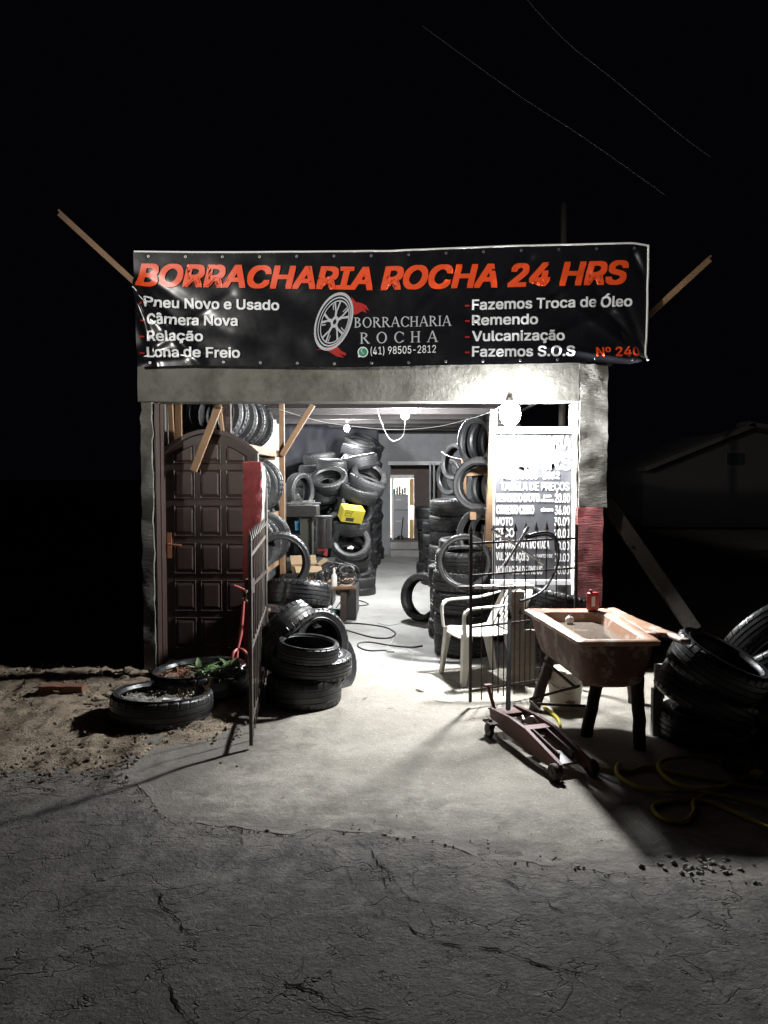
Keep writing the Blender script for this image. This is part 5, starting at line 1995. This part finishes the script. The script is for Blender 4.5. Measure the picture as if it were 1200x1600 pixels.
cable("air_hose", gc([(660, 1011), (640, 1013), (610, 1010), (580, 1005), (562, 1006), (560, 1012), (575, 1018), (600, 1018), (612, 1018)], 0.01), 0.008, bhose, "short black air hose with nozzle on the shop floor", "hose")
b = MB()
p0, p1_ = G(604, 1018, 0.012), G(616, 1018, 0.012)
b.tube([p0, p0.lerp(p1_, 0.4), p1_], [0.010, 0.013, 0.009], 10)
tag(b.build("hose_nozzle", galv), "metal nozzle at the end of the short air hose", "nozzle")
cable("string", gc([(616, 990), (612, 1005), (606, 1010), (640, 1018), (645, 1030), (630, 1040), (605, 1042), (594, 1038), (600, 1034), (624, 1033), (630, 1042), (622, 1052), (640, 1060), (670, 1064), (700, 1062)], 0.006), 0.0032, wcable, "thin white cord wandering over the shop floor", "cord")
cable("string", gc([(590, 974), (605, 978), (625, 975), (632, 970), (645, 973), (670, 978), (690, 975)], 0.006), 0.003, gcable, "thin green cord on the floor in the aisle", "cord")
cable("extension_lead", gc([(655, 1078), (662, 1086), (680, 1096), (705, 1099), (722, 1095), (724, 1084), (710, 1070), (680, 1062), (650, 1056), (640, 1050)], 0.008), 0.0045, wcable, "white extension cord curled on the apron before the chair", "cord")
b = MB()
pq = G(658, 1079, 0.018)
b.tube([pq + Vector((-0.03, 0.035, 0)), pq, pq + Vector((0.015, -0.02, 0))], [0.016, 0.017, 0.008], 10)
tag(b.build("socket_plug", whiteplastic), "white plug end lying on the apron before the chair", "plug")
cable("air_hose", gc([(535, 940), (560, 940), (572, 943), (575, 946), (560, 948), (540, 949)], 0.01), 0.007, bhose, "small dark hose loop on the floor by the pallet", "hose")

# ================================================================== BENCH AREA, LEFT
YBH = 8.9
bz = P(550, 917, YBH).z
bx_r, bx_l = P(552, 917, YBH).x, P(420, 917, YBH).x
bench = thing("work_bench", ((bx_l + bx_r) / 2, YBH + 0.35, 0), "low wooden work bench loaded with cables and boxes", "bench")
b = MB()
b.box((bx_l, YBH, bz - 0.03), (bx_r - 0.03, YBH + 0.8, bz))
b.tube([(bx_r - 0.32, YBH - 0.02, bz - 0.012), (bx_r + 0.03, YBH - 0.02, bz - 0.005)], 0.022, 10)
b.build("bench_top", wood, bench, bevel=0.004)
for x in (bx_l + 0.05, bx_r - 0.12):
    for y in (YBH + 0.06, YBH + 0.7):
        b = MB()
        b.beam((x, y, 0), (x, y, bz - 0.031), 0.07, 0.07)
        b.build("leg", wood_dark, bench)
b = MB()
b.box((bx_r - 0.10, YBH + 0.1, 0.02), (bx_r + 0.03, YBH + 0.75, bz - 0.04))
tag(b.build("metal_cabinet", black_paint, bevel=0.004), "black metal cabinet under the bench end", "cabinet")
pal = thing("pallet", tuple(G(536, 968)), "broken wooden pallet on the floor under the bench end", "pallet")
for k in range(3):
    b = MB()
    q = G(536, 968)
    b.box((q.x - 0.14, q.y - 0.02 + k * 0.12, 0.055), (q.x + 0.09, q.y + 0.07 + k * 0.12, 0.075))
    b.box((q.x - 0.05 + k * 0.06, q.y - 0.01, 0.0), (q.x - 0.0 + k * 0.06, q.y + 0.28, 0.054))
    b.build("pallet_board", wood_grey, pal, bevel=0.003)
# crate
cr = thing("plastic_crate", (P(470, 915, YBH + 0.05).x, YBH + 0.1, bz), "black slotted plastic crate on the bench", "crate")
w_ = P(500, 900, YBH).x - P(440, 900, YBH).x
b = MB()
b.box((-w_ / 2, 0, 0.0), (w_ / 2, 0.3, 0.012))
for k in range(14):
    x = -w_ / 2 + w_ * k / 13
    b.box((x - 0.009, 0, 0.012), (x + 0.009, 0.012, 0.115))
b.box((-w_ / 2, -0.002, 0.115), (w_ / 2, 0.014, 0.14))
b.box((-w_ / 2 + 0.12, 0.001, 0.02), (-w_ / 2 + 0.28, 0.011, 0.10))
b.box((-w_ / 2, 0.29, 0.012), (w_ / 2, 0.302, 0.14))
b.box((-w_ / 2 - 0.006, 0.016, 0.012), (-w_ / 2 + 0.006, 0.288, 0.14))
b.box((w_ / 2 - 0.006, 0.016, 0.012), (w_ / 2 + 0.006, 0.288, 0.14))
b.build("crate_body", black_paint, cr, local=True, smooth=False)
# cardboard box (open flaps)
cb = thing("cardboard_box", (P(478, 897, YBH + 0.4).x, YBH + 0.4, bz + 0.005), "open cardboard box with flaps among the bench clutter", "box", None, 0.3)
b = MB()
for lo, hi in (((-.16, -.13, 0), (.16, -.125, .2)), ((-.16, .125, 0), (.16, .13, .2)), ((-.16, -.124, 0), (-.155, .124, .2)), ((.155, -.124, 0), (.16, .124, .2)), ((-.154, -.124, 0), (.154, .124, .004))):
    b.box(lo, hi)
b.build("box_walls", cardboard, cb, local=True, smooth=False)
b = MB()
b.box((-.16, -0.13, 0), (.16, 0, .005), Matrix.Translation((0, -.128, .2)) @ Matrix.Rotation(R(28), 4, 'X'))
b.box((-.16, 0, 0), (.16, 0.13, .005), Matrix.Translation((0, .128, .2)) @ Matrix.Rotation(R(50), 4, 'X'))
b.box((0, -.12, 0), (.12, .12, .005), Matrix.Translation((.158, 0, .2)) @ Matrix.Rotation(R(-35), 4, 'Y'))
b.build("flap", cardboard, cb, local=True, smooth=False)
# heap of cables: several coils
for k in range(26):
    cx_, cy_ = random.uniform(503, 546), random.uniform(886, 908)
    c = P(cx_, cy_, YBH + random.uniform(0.05, 0.35))
    r_ = random.uniform(0.04, 0.10)
    tl = random.uniform(0.3, 1.1)
    aa = random.uniform(0, 6.28)
    pts = []
    for i in range(15):
        a = aa + 5.2 * i / 14
        pts.append(c + Vector((r_ * math.cos(a) * 1.2, r_ * math.sin(a) * 0.6, max(bz + 0.01 - c.z, r_ * math.sin(a) * tl))))
    mm = bhose if k % 6 else galv
    b = MB()
    b.tube(catmull(pts, 4), random.uniform(0.006, 0.011), 6)
    tag(b.build("cable_coil", mm), "tangled dark cable in the heap on the bench" if k % 6 else "greyish hose end in the heap on the bench", "cable", "dark cables tangled on the bench" if k % 6 else "greyish hose ends on the bench")
cable("air_hose", [P(x, y, YBH + 0.05) for x, y in ((540, 880), (556, 885), (562, 897), (556, 910), (540, 930), (525, 950))], 0.006, bhose, "hose arching off the bench heap toward the floor", "hose")
bo = thing("bottle", tuple(P(522, 914, YBH - 0.0) * 1.0), "white squeeze bottle standing at the bench edge", "bottle")
bo.location.z = bz
b = MB()
b.lathe([(0.0001, 0), (0.033, 0), (0.036, 0.01), (0.036, 0.11), (0.030, 0.14), (0.014, 0.16), (0.013, 0.175), (0.0001, 0.176)], 18)
b.build("bottle_body", whiteplastic, bo, local=True)
b = MB()
b.lathe([(0.017, 0.177), (0.015, 0.205), (0.005, 0.225), (0.0001, 0.226)], 14)
b.build("cap", whiteplastic, bo, local=True)
b = MB()
q = P(505, 912, YBH + 0.02)
b.box((q.x - 0.06, YBH + 0.01, bz + 0.001), (q.x + 0.06, YBH + 0.07, bz + 0.045))
tag(b.build("small_box", mat("dark_red_box", (0.14, 0.03, 0.035), 0.5), bevel=0.003), "small dark red box next to the white bottle", "box")
b = MB()
q = G(522, 968)
b.lathe([(0.0001, 0), (0.05, 0), (0.06, 0.12), (0.055, 0.12), (0.046, 0.01), (0.0001, 0.01)], 16, Matrix.Translation((q.x, q.y, 0.0)))
tag(b.build("cup", teal), "teal plastic pot on the floor beside the pallet", "pot")
# tyre changer
YM = 10.0
mc = thing("tyre_changer", (P(478, 860, YM).x, YM, 0), "black tyre changing machine with column and press head", "machine")
b = MB()
c0, c1 = P(469, 808, YM), P(488, 808, YM)
b.box((c0.x, YM, 0.0), (c1.x, YM + 0.18, c0.z))
b.build("column", mat("oily_green_paint", (0.03, 0.034, 0.026), 0.5, (0.05, 0.05, 0.04), 8), mc, bevel=0.01)
b = MB()
h0, h1 = P(447, 790, YM - 0.1), P(495, 808, YM - 0.1)
b.box((h0.x, YM - 0.1, h1.z), (h1.x, YM + 0.3, h0.z))
b.build("press_head", black_paint, mc, bevel=0.012)
b = MB()
for k in range(5):
    q = P(452 + k * 9, 788 - (k % 2) * 2, YM)
    b.tube([q + Vector((-0.06, 0.05 * k, 0.01)), q + Vector((0.10, 0.04, 0.015 + 0.01 * (k % 2)))], 0.010 + 0.003 * (k % 2), 8)
b.build("tool_rod", steel, mc)
b = MB()
q0, q1 = P(506, 806, YM - 0.15), P(506, 856, YM - 0.15)
b.lathe([(0.0001, 0), (0.10, 0), (0.105, 0.02), (0.105, q0.z - q1.z - 0.03), (0.115, q0.z - q1.z - 0.02), (0.115, q0.z - q1.z), (0.0001, q0.z - q1.z + 0.005)], 24, Matrix.Translation((q1.x, q1.y, q1.z)))
b.box((q1.x + 0.04, q1.y - 0.108, q1.z + 0.05), (q1.x + 0.06, q1.y - 0.09, q0.z - 0.05))
b.build("cylinder", black_paint, mc)
b = MB()
b.box((P(440, 900, YM).x, YM - 0.05, 0), (P(520, 900, YM).x, YM + 0.45, 0.6))
b.build("base", black_paint, mc, bevel=0.012)
b = MB()
b.tube([P(497, 858, YM - .2), P(510, 858, YM - .2), P(508, 868, YM - .2)], 0.03, 8)
b.build("clamp", mat("red_clamp", (0.3, 0.03, 0.03), 0.5), mc)
b = MB()
b.box((P(440, 770, 9.6).x, 9.6, 0.0), (P(446, 770, 9.6).x, 9.68, P(440, 755, 9.6).z))
tag(b.build("steel_post", black_paint, bevel=0.004), "thin black steel post beside the machine", "post")
b = MB()
q = P(465, 820, YM + 0.1)
b.lathe([(0.0001, 0), (0.045, 0), (0.05, 0.12), (0.0001, 0.125)], 14, Matrix.Translation(q + Vector((0, 0.1, -0.08))))
tag(b.build("paint_tin", bluelabel), "blue and white tin on the machine base", "tin")
# inner tube/tyre pair on wall shelf near gauge
tyre(P(468, 768, 11.0), (0.85, -0.5, 0), 0.27, 0.16, 0.19, 'old', 0, "tyre standing against the painted wall beside the gauge", "tyres against the painted block wall")
b = MB()
q = P(464, 776, 10.5)
b.lathe([(0.0001, -0.01), (0.035, -0.01), (0.036, 0), (0.033, 0.012), (0.0001, 0.012)], 20, Matrix.Translation(q) @ Matrix.Rotation(R(90), 4, 'X'))
tag(b.build("pressure_gauge", mat("gauge_face", (0.12, 0.12, 0.12), 0.4)), "round white pressure gauge above the machine head", "gauge")
# wall cabinet / window on the left wall
wc = thing("wall_cabinet", (XW + 0.02, 15.4, P(453, 757, 14.6).z), "narrow framed dark cabinet on the painted block wall", "cabinet")
z0_, z1_ = P(455, 757, 15.2).z, P(455, 700, 15.2).z
b = MB()
b.box((XW + 0.003, 14.7, z0_), (XW + 0.10, 15.8, z1_))
b.build("cabinet_body", wood_grey, wc, bevel=0.004)
b = MB()
b.box((XW + 0.102, 14.78, z0_ + 0.06), (XW + 0.108, 15.72, z1_ - 0.06))
b.build("pane", glass, wc, smooth=False)
b = MB()
b.box((XW + 0.003, 14.3, P(450, 690, 14.8).z), (XW + 0.04, 15.6, P(450, 642, 14.8).z))
tag(b.build("shutter_board", mat("brown_board", (0.24, 0.12, 0.08), 0.7, (0.18, 0.09, 0.06), 6), bevel=0.004), "brown wooden board fixed on the painted block wall", "board")
# battery box
qb = P(549, 812, 11.0)
bb = thing("battery_box", (qb.x - 0.02, 10.93, qb.z), "bright yellow battery carton resting in the tall tyre pile", "box", None, 0.35)
bb.rotation_euler = (R(24), R(7), 0.42)
b = MB()
b.box((-0.16, -0.09, 0.0), (0.16, 0.10, 0.20))
b.build("carton", yellow, bb, local=True, bevel=0.004)
b = MB()
b.box((-0.10, -0.0925, 0.02), (0.02, -0.0905, 0.075))
for x in (-0.11, -0.02):
    pass
b.build("printed_panel", black_paint, bb, local=True, smooth=False)
b = MB()
for x0_, z0b, w2, h2 in ((-0.13, 0.10, 0.10, 0.035), (-0.12, 0.15, 0.10, 0.03)):
    for lo, hi in (((x0_, z0b), (x0_ + w2, z0b + 0.006)), ((x0_, z0b + h2), (x0_ + w2, z0b + h2 + 0.006)), ((x0_, z0b + 0.007), (x0_ + 0.008, z0b + h2 - 0.001)), ((x0_ + w2 - 0.008, z0b + 0.007), (x0_ + w2, z0b + h2 - 0.001))):
        b.box((lo[0], -0.0925, lo[1]), (hi[0], -0.0905, hi[1]))
b.build("printed_mark", black_paint, bb, local=True, smooth=False)
b = MB()
b.tube(catmull([(-0.06, 0, 0.2), (-0.05, 0, 0.222), (0.05, 0, 0.222), (0.06, 0, 0.2)], 5), 0.006, 8)
b.build("carry_strap", wcable, bb, local=True)
b = MB()
q = P(548, 856, 10.98)
chunk(b, q, 0.06, 2.2)
tag(b.build("rag", whiteplastic), "white rag inside the open tyre of the tall pile", "rag")

# ================================================================== BACK ROOM
yf = YB + 0.86
fx0, fx1 = P(613, 800, yf).x, P(638, 800, yf).x
fz1 = P(625, 773, yf).z
fr = thing("fridge", ((fx0 + fx1) / 2, yf + 0.25, 0.285), "small grey two-door fridge in the lit back room doorway", "fridge")
b = MB()
b.box((fx0, yf, 0.30), (fx1, yf + 0.5, fz1))
b.build("fridge_body", fridgem, fr, bevel=0.012)
zsplit = P(625, 797, yf).z
for za, zb_ in ((0.32, zsplit - 0.006), (zsplit + 0.006, fz1 - 0.006)):
    b = MB()
    b.box((fx0 + 0.004, yf - 0.03, za), (fx1 - 0.004, yf - 0.002, zb_))
    d_ = b.build("door", fridgem, fr, bevel=0.008)
    b = MB()
    b.box((fx0 + 0.08, yf - 0.045, (za + zb_) / 2 + 0.05), (fx0 + 0.2, yf - 0.031, (za + zb_) / 2 + 0.075))
    b.build("handle", signwhite, d_)
b = MB()
for k in range(5):
    x = fx0 + 0.05 + k * 0.06
    b.lathe([(0.0001, 0), (0.025, 0), (0.025, 0.10 + 0.03 * (k % 3)), (0.01, 0.14 + 0.03 * (k % 3)), (0.0001, 0.15 + 0.03 * (k % 3))], 10, Matrix.Translation((x, yf + 0.15, fz1 + 0.003)))
tag(b.build("bottle_group", teal), "clutter of small bottles standing on the back room fridge", "bottles")
b = MB()
q0, q1 = P(640, 747, yf + 0.1), P(645, 842, yf + 0.1)
b.box((q0.x, yf + 0.1, P(640, 790, yf).z), (q1.x + 0.02, yf + 0.13, q0.z - 0.02))
b.box((q0.x, yf + 0.1, 0.287), (q1.x + 0.02, yf + 0.13, P(640, 812, yf).z))
tag(b.build("yellow_door_edge", mat("yellow_door_paint", (0.55, 0.42, 0.18), 0.6), smooth=False), "yellow painted door edge beside the back room fridge", "door")
b = MB()
a = P(627, 840, yf - 0.12)
b.tube([Vector((a.x, a.y, 0.33)), P(630, 808, yf - 0.08)], 0.012, 8)
b.lathe([(0.0001, 0), (0.07, 0), (0.06, 0.08), (0.0001, 0.085)], 14, Matrix.Translation((a.x - 0.02, a.y, 0.29)))
tag(b.build("broom", black_paint), "black handled broom leaning against the back room fridge", "broom")
b = MB()
b.box((P(655, 800, YB - .3).x, YB - 0.45, 0.02), (P(700, 800, YB - .3).x, YB - 0.06, P(660, 797, YB - .3).z))
tag(b.build("tool_cabinet", black_paint, bevel=0.01), "dark tool cabinet beside the back step", "cabinet")

# ================================================================== LEFT YARD
b = MB()
for i in range(1500):
    px_, py_ = random.uniform(-60, 400), random.uniform(1036, 1225)
    q = G(px_, py_)
    if q.x > -1.0 or q.y > 6.55 or (q.x > -1.5 and q.y < 4.75) or q.y < 4.15:
        continue
    chunk(b, (q.x, q.y, 0.028 + random.uniform(-0.01, 0.012)), random.choice((0.005, 0.006, 0.008, 0.010, 0.014, 0.022)), i * 0.77, 0.6)
tag(b.build("rubble", stone, smooth=False, angle=20), "small stones and clods scattered over the dirt yard", "rubble", kind='stuff')
b = MB()
for i in range(260):
    px_, py_ = random.uniform(-60, 260), random.gauss(1052, 22)
    q = G(px_, min(max(py_, 1034), 1110))
    chunk(b, (q.x, q.y, 0.04), 0.014 + 0.05 * random.random() ** 2.5, i * 1.13, 0.5)
tag(b.build("debris", stone, smooth=False, angle=20), "broken rubble edge along the back of the dirt yard", "rubble", kind='stuff')
q = G(92, 1090)
b = MB()
b.rough((q.x - 0.16, q.y, 0.02), (q.x + 0.18, q.y + 0.10, 0.085), 0.04, 0.006, 14, 2)
tag(b.build("brick", brick, angle=60), "long broken clay brick lying on the dirt at left", "brick")
for (px_, py_, s_, lab) in ((138, 1192, 0.03, "dark clod lying near the road edge of the dirt"), (345, 1195, 0.02, "small dark stone on the apron left of the gate shadow"), (370, 1200, 0.014, "tiny black pebble on the apron before the gate")):
    b = MB()
    q = G(px_, py_)
    chunk(b, (q.x, q.y, s_ * 0.6), s_, px_)
    tag(b.build("stone", stone, smooth=False), lab, "stone")
# red tool behind the rear planter
bt_ = thing("pump_jack", tuple(G(375, 1045)), "pink red metal hand tool with fork leaning at the red pillar", "tool")
b = MB()
b.tube([P(368, 1045, 6.12), P(371, 1015, 6.15), P(376, 990, 6.17), P(379, 960, 6.18), P(381, 935, 6.18)], [0.012, 0.013, 0.018, 0.014, 0.011], 10)
b.build("handle_tube", mat("pink_red_paint", (0.42, 0.10, 0.09), 0.5), bt_)
b = MB()
b.tube(catmull([P(362, 1042, 6.05), P(364, 1022, 6.05), P(373, 1014, 6.1), P(384, 1020, 6.05), P(386, 1040, 6.05)], 6), 0.012, 8)
b.build("fork", mat("pink_red_paint", (0.4, 0.1, 0.09)), bt_)
b = MB()
p0 = P(350, 1034, 6.12)
b.box((p0.x - 0.09, 6.08, 0.02), (p0.x + 0.09, 6.2, 0.16))
b.build("red_body", redpaint, bt_, bevel=0.01)
b = MB()
b.tube([P(366, 915, 6.16), P(374, 918, 6.16), P(383, 922, 6.16)], 0.010, 8)
tag(b.build("hinge_bolt", mat("pink_red_paint", (0.4, 0.1, 0.09))), "pink bolt sticking out of the red pillar beside the gate", "bolt")
# bags and car in the dark
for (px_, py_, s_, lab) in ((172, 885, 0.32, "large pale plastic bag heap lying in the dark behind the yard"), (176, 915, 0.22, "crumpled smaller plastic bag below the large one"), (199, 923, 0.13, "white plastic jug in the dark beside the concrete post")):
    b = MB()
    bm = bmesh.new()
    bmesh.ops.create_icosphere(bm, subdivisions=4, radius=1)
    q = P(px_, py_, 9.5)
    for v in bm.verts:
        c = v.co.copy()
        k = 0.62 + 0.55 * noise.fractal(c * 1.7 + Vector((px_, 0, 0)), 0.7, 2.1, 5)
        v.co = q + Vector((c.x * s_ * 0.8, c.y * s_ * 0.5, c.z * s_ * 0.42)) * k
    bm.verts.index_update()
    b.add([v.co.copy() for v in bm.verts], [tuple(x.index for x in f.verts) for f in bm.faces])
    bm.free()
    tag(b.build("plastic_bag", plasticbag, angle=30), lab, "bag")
# rubbish mound carrying the bags
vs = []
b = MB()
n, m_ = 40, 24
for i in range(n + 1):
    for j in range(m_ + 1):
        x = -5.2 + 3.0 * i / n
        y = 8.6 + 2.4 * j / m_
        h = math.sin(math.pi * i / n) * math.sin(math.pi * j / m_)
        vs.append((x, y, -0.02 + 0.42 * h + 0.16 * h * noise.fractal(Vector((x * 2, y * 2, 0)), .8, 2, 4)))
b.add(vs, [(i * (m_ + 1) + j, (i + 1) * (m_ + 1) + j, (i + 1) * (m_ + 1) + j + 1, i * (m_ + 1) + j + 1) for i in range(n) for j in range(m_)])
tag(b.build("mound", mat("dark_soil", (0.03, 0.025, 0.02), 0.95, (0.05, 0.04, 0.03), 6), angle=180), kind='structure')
# parked car, only its rear corner shows
YC = 13.5
cq = P(76, 830, YC)
car = thing("parked_car", (cq.x - 0.85, YC + 2.0, 0), "dark parked car seen from behind at the left edge", "car")
b = MB()
prof = [(YC, 0.35), (YC - 0.02, 0.62), (YC + 0.05, 0.92), (YC + 0.12, 1.0), (YC + 0.55, 1.40), (YC + 1.0, 1.46), (YC + 2.2, 1.44), (YC + 3.0, 1.02), (YC + 3.9, 0.90), (YC + 4.1, 0.6), (YC + 4.05, 0.32), (YC + 3.4, 0.25), (YC + 0.4, 0.25)]
x1c, x0c = cq.x, cq.x - 1.7
secs = []
for fr_, ins_ in ((0, 0.06), (0.06, 0.0), (0.94, 0.0), (1, 0.06)):
    X = x0c + (x1c - x0c) * fr_
    secs.append([Vector((X, y + (ins_ if y < YC + 2 else -ins_), z - (ins_ if z > 0.9 else 0))) for y, z in prof])
n = len(prof)
b.add([q for s_ in secs for q in s_], [(k * n + i, k * n + (i + 1) % n, (k + 1) * n + (i + 1) % n, (k + 1) * n + i) for k in range(3) for i in range(n)] + [tuple(range(n)), tuple(3 * n + i for i in reversed(range(n)))])
b.build("body", carpaint, car, bevel=0.03)
b = MB()
b.add([(x0c + 0.2, YC + 0.15, 1.05), (x1c - 0.2, YC + 0.15, 1.05), (x1c - 0.28, YC + 0.52, 1.39), (x0c + 0.28, YC + 0.52, 1.39)], [(0, 1, 2, 3)])
for q in b.v:
    q.y -= 0.025
b.build("rear_window", glass, car, smooth=False)
for xa, xb in ((x1c - 0.32, x1c - 0.02), (x0c + 0.02, x0c + 0.32)):
    b = MB()
    b.box((xa, YC - 0.035, 0.72), (xb, YC + 0.05, 0.90))
    b.build("tail_lamp", tailred, car, bevel=0.02)
b = MB()
b.box((x0c + 0.05, YC - 0.09, 0.38), (x1c - 0.05, YC - 0.03, 0.56))
b.build("bumper", carpaint, car, bevel=0.02)
for x in (x0c + 0.05, x1c - 0.2):
    for y in (YC + 0.75, YC + 3.25):
        b = MB()
        b.lathe([(0.18, -0.09), (0.29, -0.09), (0.31, -0.05), (0.31, 0.05), (0.29, 0.09), (0.18, 0.09)], 24, Matrix.Translation((x + 0.08, y, 0.3)) @ Matrix.Rotation(R(90), 4, 'Y'), True)
        wh = b.build("wheel", rubber, car)
        b = MB()
        b.lathe([(0.0001, -0.07), (0.178, -0.075), (0.178, 0.075), (0.0001, 0.07)], 20, Matrix.Translation((x + 0.08, y, 0.3)) @ Matrix.Rotation(R(90), 4, 'Y'))
        b.build("rim", galv, wh)

# ================================================================== RIGHT YARD
b = MB()
b.beam(P(946, 782, 6.95), P(1085, 985, 6.6), 0.06, 0.12, (1, 0, 0))
tag(b.build("plank", mat("dark_weathered_wood", (0.04, 0.033, 0.026), 0.85, (0.025, 0.02, 0.016), 9, 0.006, 30), bevel=0.004), "long dark plank leaning diagonally against the shop side", "plank")
q = G(1030, 1100)
b = MB()
cx_ = P(1031, 1060, 5.0)
b.box((cx_.x - 0.03, 5.0, P(1030, 1092, 5.0).z), (cx_.x + 0.035, 5.03, P(1030, 1038, 5.0).z))
b.box((cx_.x - 0.045, 4.985, 0.0), (cx_.x + 0.02, 5.04, P(1030, 1076, 5.0).z))
b.box((cx_.x + 0.036, 5.0, P(1030, 1046, 5.0).z), (cx_.x + 0.11, 5.02, P(1030, 1043, 5.0).z))
tag(b.build("meter_post", galvwhite, bevel=0.004), "pale grey board post between the trough and tyre heap", "post")
b = MB()
q = P(1052, 1015, 4.9)
chunk(b, q, 0.022, 4)
tag(b.build("rag", whiteplastic), "white rag caught beside the broken trough ledge", "rag")
for i, (px_, py_) in enumerate(((1178, 1222), (1150, 1210), (1195, 1208))):
    b = MB()
    q = G(px_, py_)
    for k in range(22):
        a = random.uniform(0, 6.28)
        leaf(b, q + Vector((random.uniform(-.06, .06), random.uniform(-.06, .06), 0.01)), (math.cos(a), math.sin(a), random.uniform(.4, 1.6)), random.uniform(0.07, 0.18), random.uniform(0.012, 0.028))
    tag(b.build("weed_plant", leafm), ("weed beside the dry leaf at the right edge", "weed in the shadow left of the dry leaf", "weed at the far right edge under the tyre heap")[i], "weed")
b = MB()
q = G(1178, 1216, 0.06)
leaf(b, q + Vector((-0.03, 0, 0)), (0.8, -0.2, 0.5), 0.09, 0.06, (0, -1, 0.6), 0.1)
tag(b.build("dry_leaf", leafdry), "large dry tan leaf beside the yellow hose", "leaf")
# ground bits on apron / road
b = MB()
for i in range(260):
    px_, py_ = random.uniform(420, 1000), random.uniform(1090, 1370)
    q = G(px_, py_)
    chunk(b, (q.x, q.y, zapron(q.x, q.y) + 0.006 if q.y > edge_y(q.x) else zroad(q.x, q.y)), random.choice((0.003, 0.003, 0.004, 0.005, 0.008)), i * 0.61, 0.5)
tag(b.build("grit", mat("dark_grit", (0.10, 0.085, 0.07), 0.9, (0.22, 0.2, 0.18), 40), smooth=False), "grit and crumbs scattered over the apron", "grit", kind='stuff')
b = MB()
for i in range(150):
    if i < 60:
        px_, py_ = random.gauss(1095, 32), random.gauss(1352, 8)
        s_ = random.uniform(0.008, 0.024)
    else:
        x = random.uniform(-1.6, 1.6)
        q = Vector((x, edge_y(x) - random.uniform(-0.01, 0.03), 0))
        s_ = random.uniform(0.004, 0.013)
    if i < 60:
        q = G(px_, py_)
    chunk(b, (q.x, q.y, zroad(q.x, q.y) + 0.006), s_, i * 0.91, 0.55)
tag(b.build("broken_concrete", mat("crumbled_concrete", (0.36, 0.34, 0.30), 0.95, (0.24, 0.23, 0.2), 20), smooth=False), "crumbled concrete along the broken apron edge", "rubble", kind='stuff')
b = MB()
q = G(762, 1530, -0.03)
leaf(b, q, (0.8, 0.4, 0.4), 0.035, 0.022, (0, 0, 1), 0.5)
tag(b.build("paper_scrap", signwhite), "tiny white paper scrap on the asphalt", "scrap")
b = MB()
q = G(1172, 1390, -0.02)
b.tube([q, q + Vector((0.05, -0.04, 0.004))], 0.004, 8)
tag(b.build("cigarette_end", signwhite), "white cigarette end on the asphalt at right", "litter")
for i in range(7):
    px_, py_ = ((562, 1035), (640, 1068), (700, 1085), (566, 1093), (605, 1107), (655, 1133), (870, 1330))[i]
    b = MB()
    q = G(px_, py_, 0.008)
    leaf(b, q, (random.uniform(-1, 1), random.uniform(-.4, .4), 0.05), 0.05, 0.012, (0, 0, 1), -0.1)
    tag(b.build("wood_chip", wood_dark), "thin dark sliver lying on the pale floor", "litter", "dark slivers on the pale floor")

# ================================================================== FAR DARK THINGS
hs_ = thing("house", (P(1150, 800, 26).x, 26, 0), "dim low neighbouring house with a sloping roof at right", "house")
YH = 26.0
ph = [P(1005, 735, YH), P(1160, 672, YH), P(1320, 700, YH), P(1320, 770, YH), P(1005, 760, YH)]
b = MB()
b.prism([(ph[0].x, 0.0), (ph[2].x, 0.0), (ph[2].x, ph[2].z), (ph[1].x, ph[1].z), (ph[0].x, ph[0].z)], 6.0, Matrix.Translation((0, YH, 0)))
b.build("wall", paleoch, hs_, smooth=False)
for a, c in ((ph[0], ph[1]), (ph[1], ph[2])):
    b = MB()
    d = (c - a).normalized() * 0.25
    b.beam(a - d + Vector((0, -0.5, 0.12)), c + Vector((0, -0.5, 0.12)), 0.9, 0.14, (0, 0, 1))
    b.build("roof", mat("dark_roof_tiles", (0.02, 0.015, 0.014), 0.9), hs_, smooth=False)
b = MB()
w0, w1 = P(1132, 705, YH), P(1165, 730, YH)
b.box((w0.x, YH - 0.06, w1.z), (w1.x, YH - 0.005, w0.z))
wn = b.build("window", mat("dark_roof_tiles", (0.02, 0.015, 0.014)), hs_, smooth=False)
b = MB()
b.box((w0.x + 0.06, YH - 0.08, w1.z + 0.06), (w1.x - 0.06, YH - 0.062, w0.z - 0.06))
b.build("pane", glass, wn, smooth=False)
up = thing("utility_pole", (P(882, 400, 13).x, 13, 0), "dark pole top rising behind the banner with a cable", "pole")
pt = P(882, 318, 13)
b = MB()
b.tube([(pt.x, 13, 0), (pt.x, 13, pt.z)], 0.06, 12)
b.build("pole", mat("dark_pole", (0.03, 0.022, 0.018), 0.8), up)
b = MB()
b.tube([(pt.x - 0.09, 13, pt.z - 0.2), (pt.x + 0.06, 13, pt.z - 0.2)], 0.02, 8)
b.build("crossarm", iron, up)
dimw = mat("dim_wire", (0.02, 0.018, 0.018), 1.0, spec=0.0)
cable("power_line", [P(876, 339, 13), P(780, 360, 12.2), P(690, 377, 11.5), P(640, 388, 11)], 0.006, dimw, "thin cable running from the pole behind the banner", "cable")
cable("power_line", [P(660, 40, 3.6), P(720, 84, 4.0), P(820, 155, 4.7), P(920, 220, 5.5), P(1040, 305, 6.3)], 0.002, dimw, "lower overhead wire crossing the night sky", "wire", "overhead wires in the night sky")
cable("power_line", [P(790, -40, 3.6), P(880, 60, 4.2), P(960, 125, 4.9), P(1060, 208, 5.7), P(1110, 245, 6.2)], 0.002, dimw, "upper overhead wire crossing the night sky", "wire", "overhead wires in the night sky")
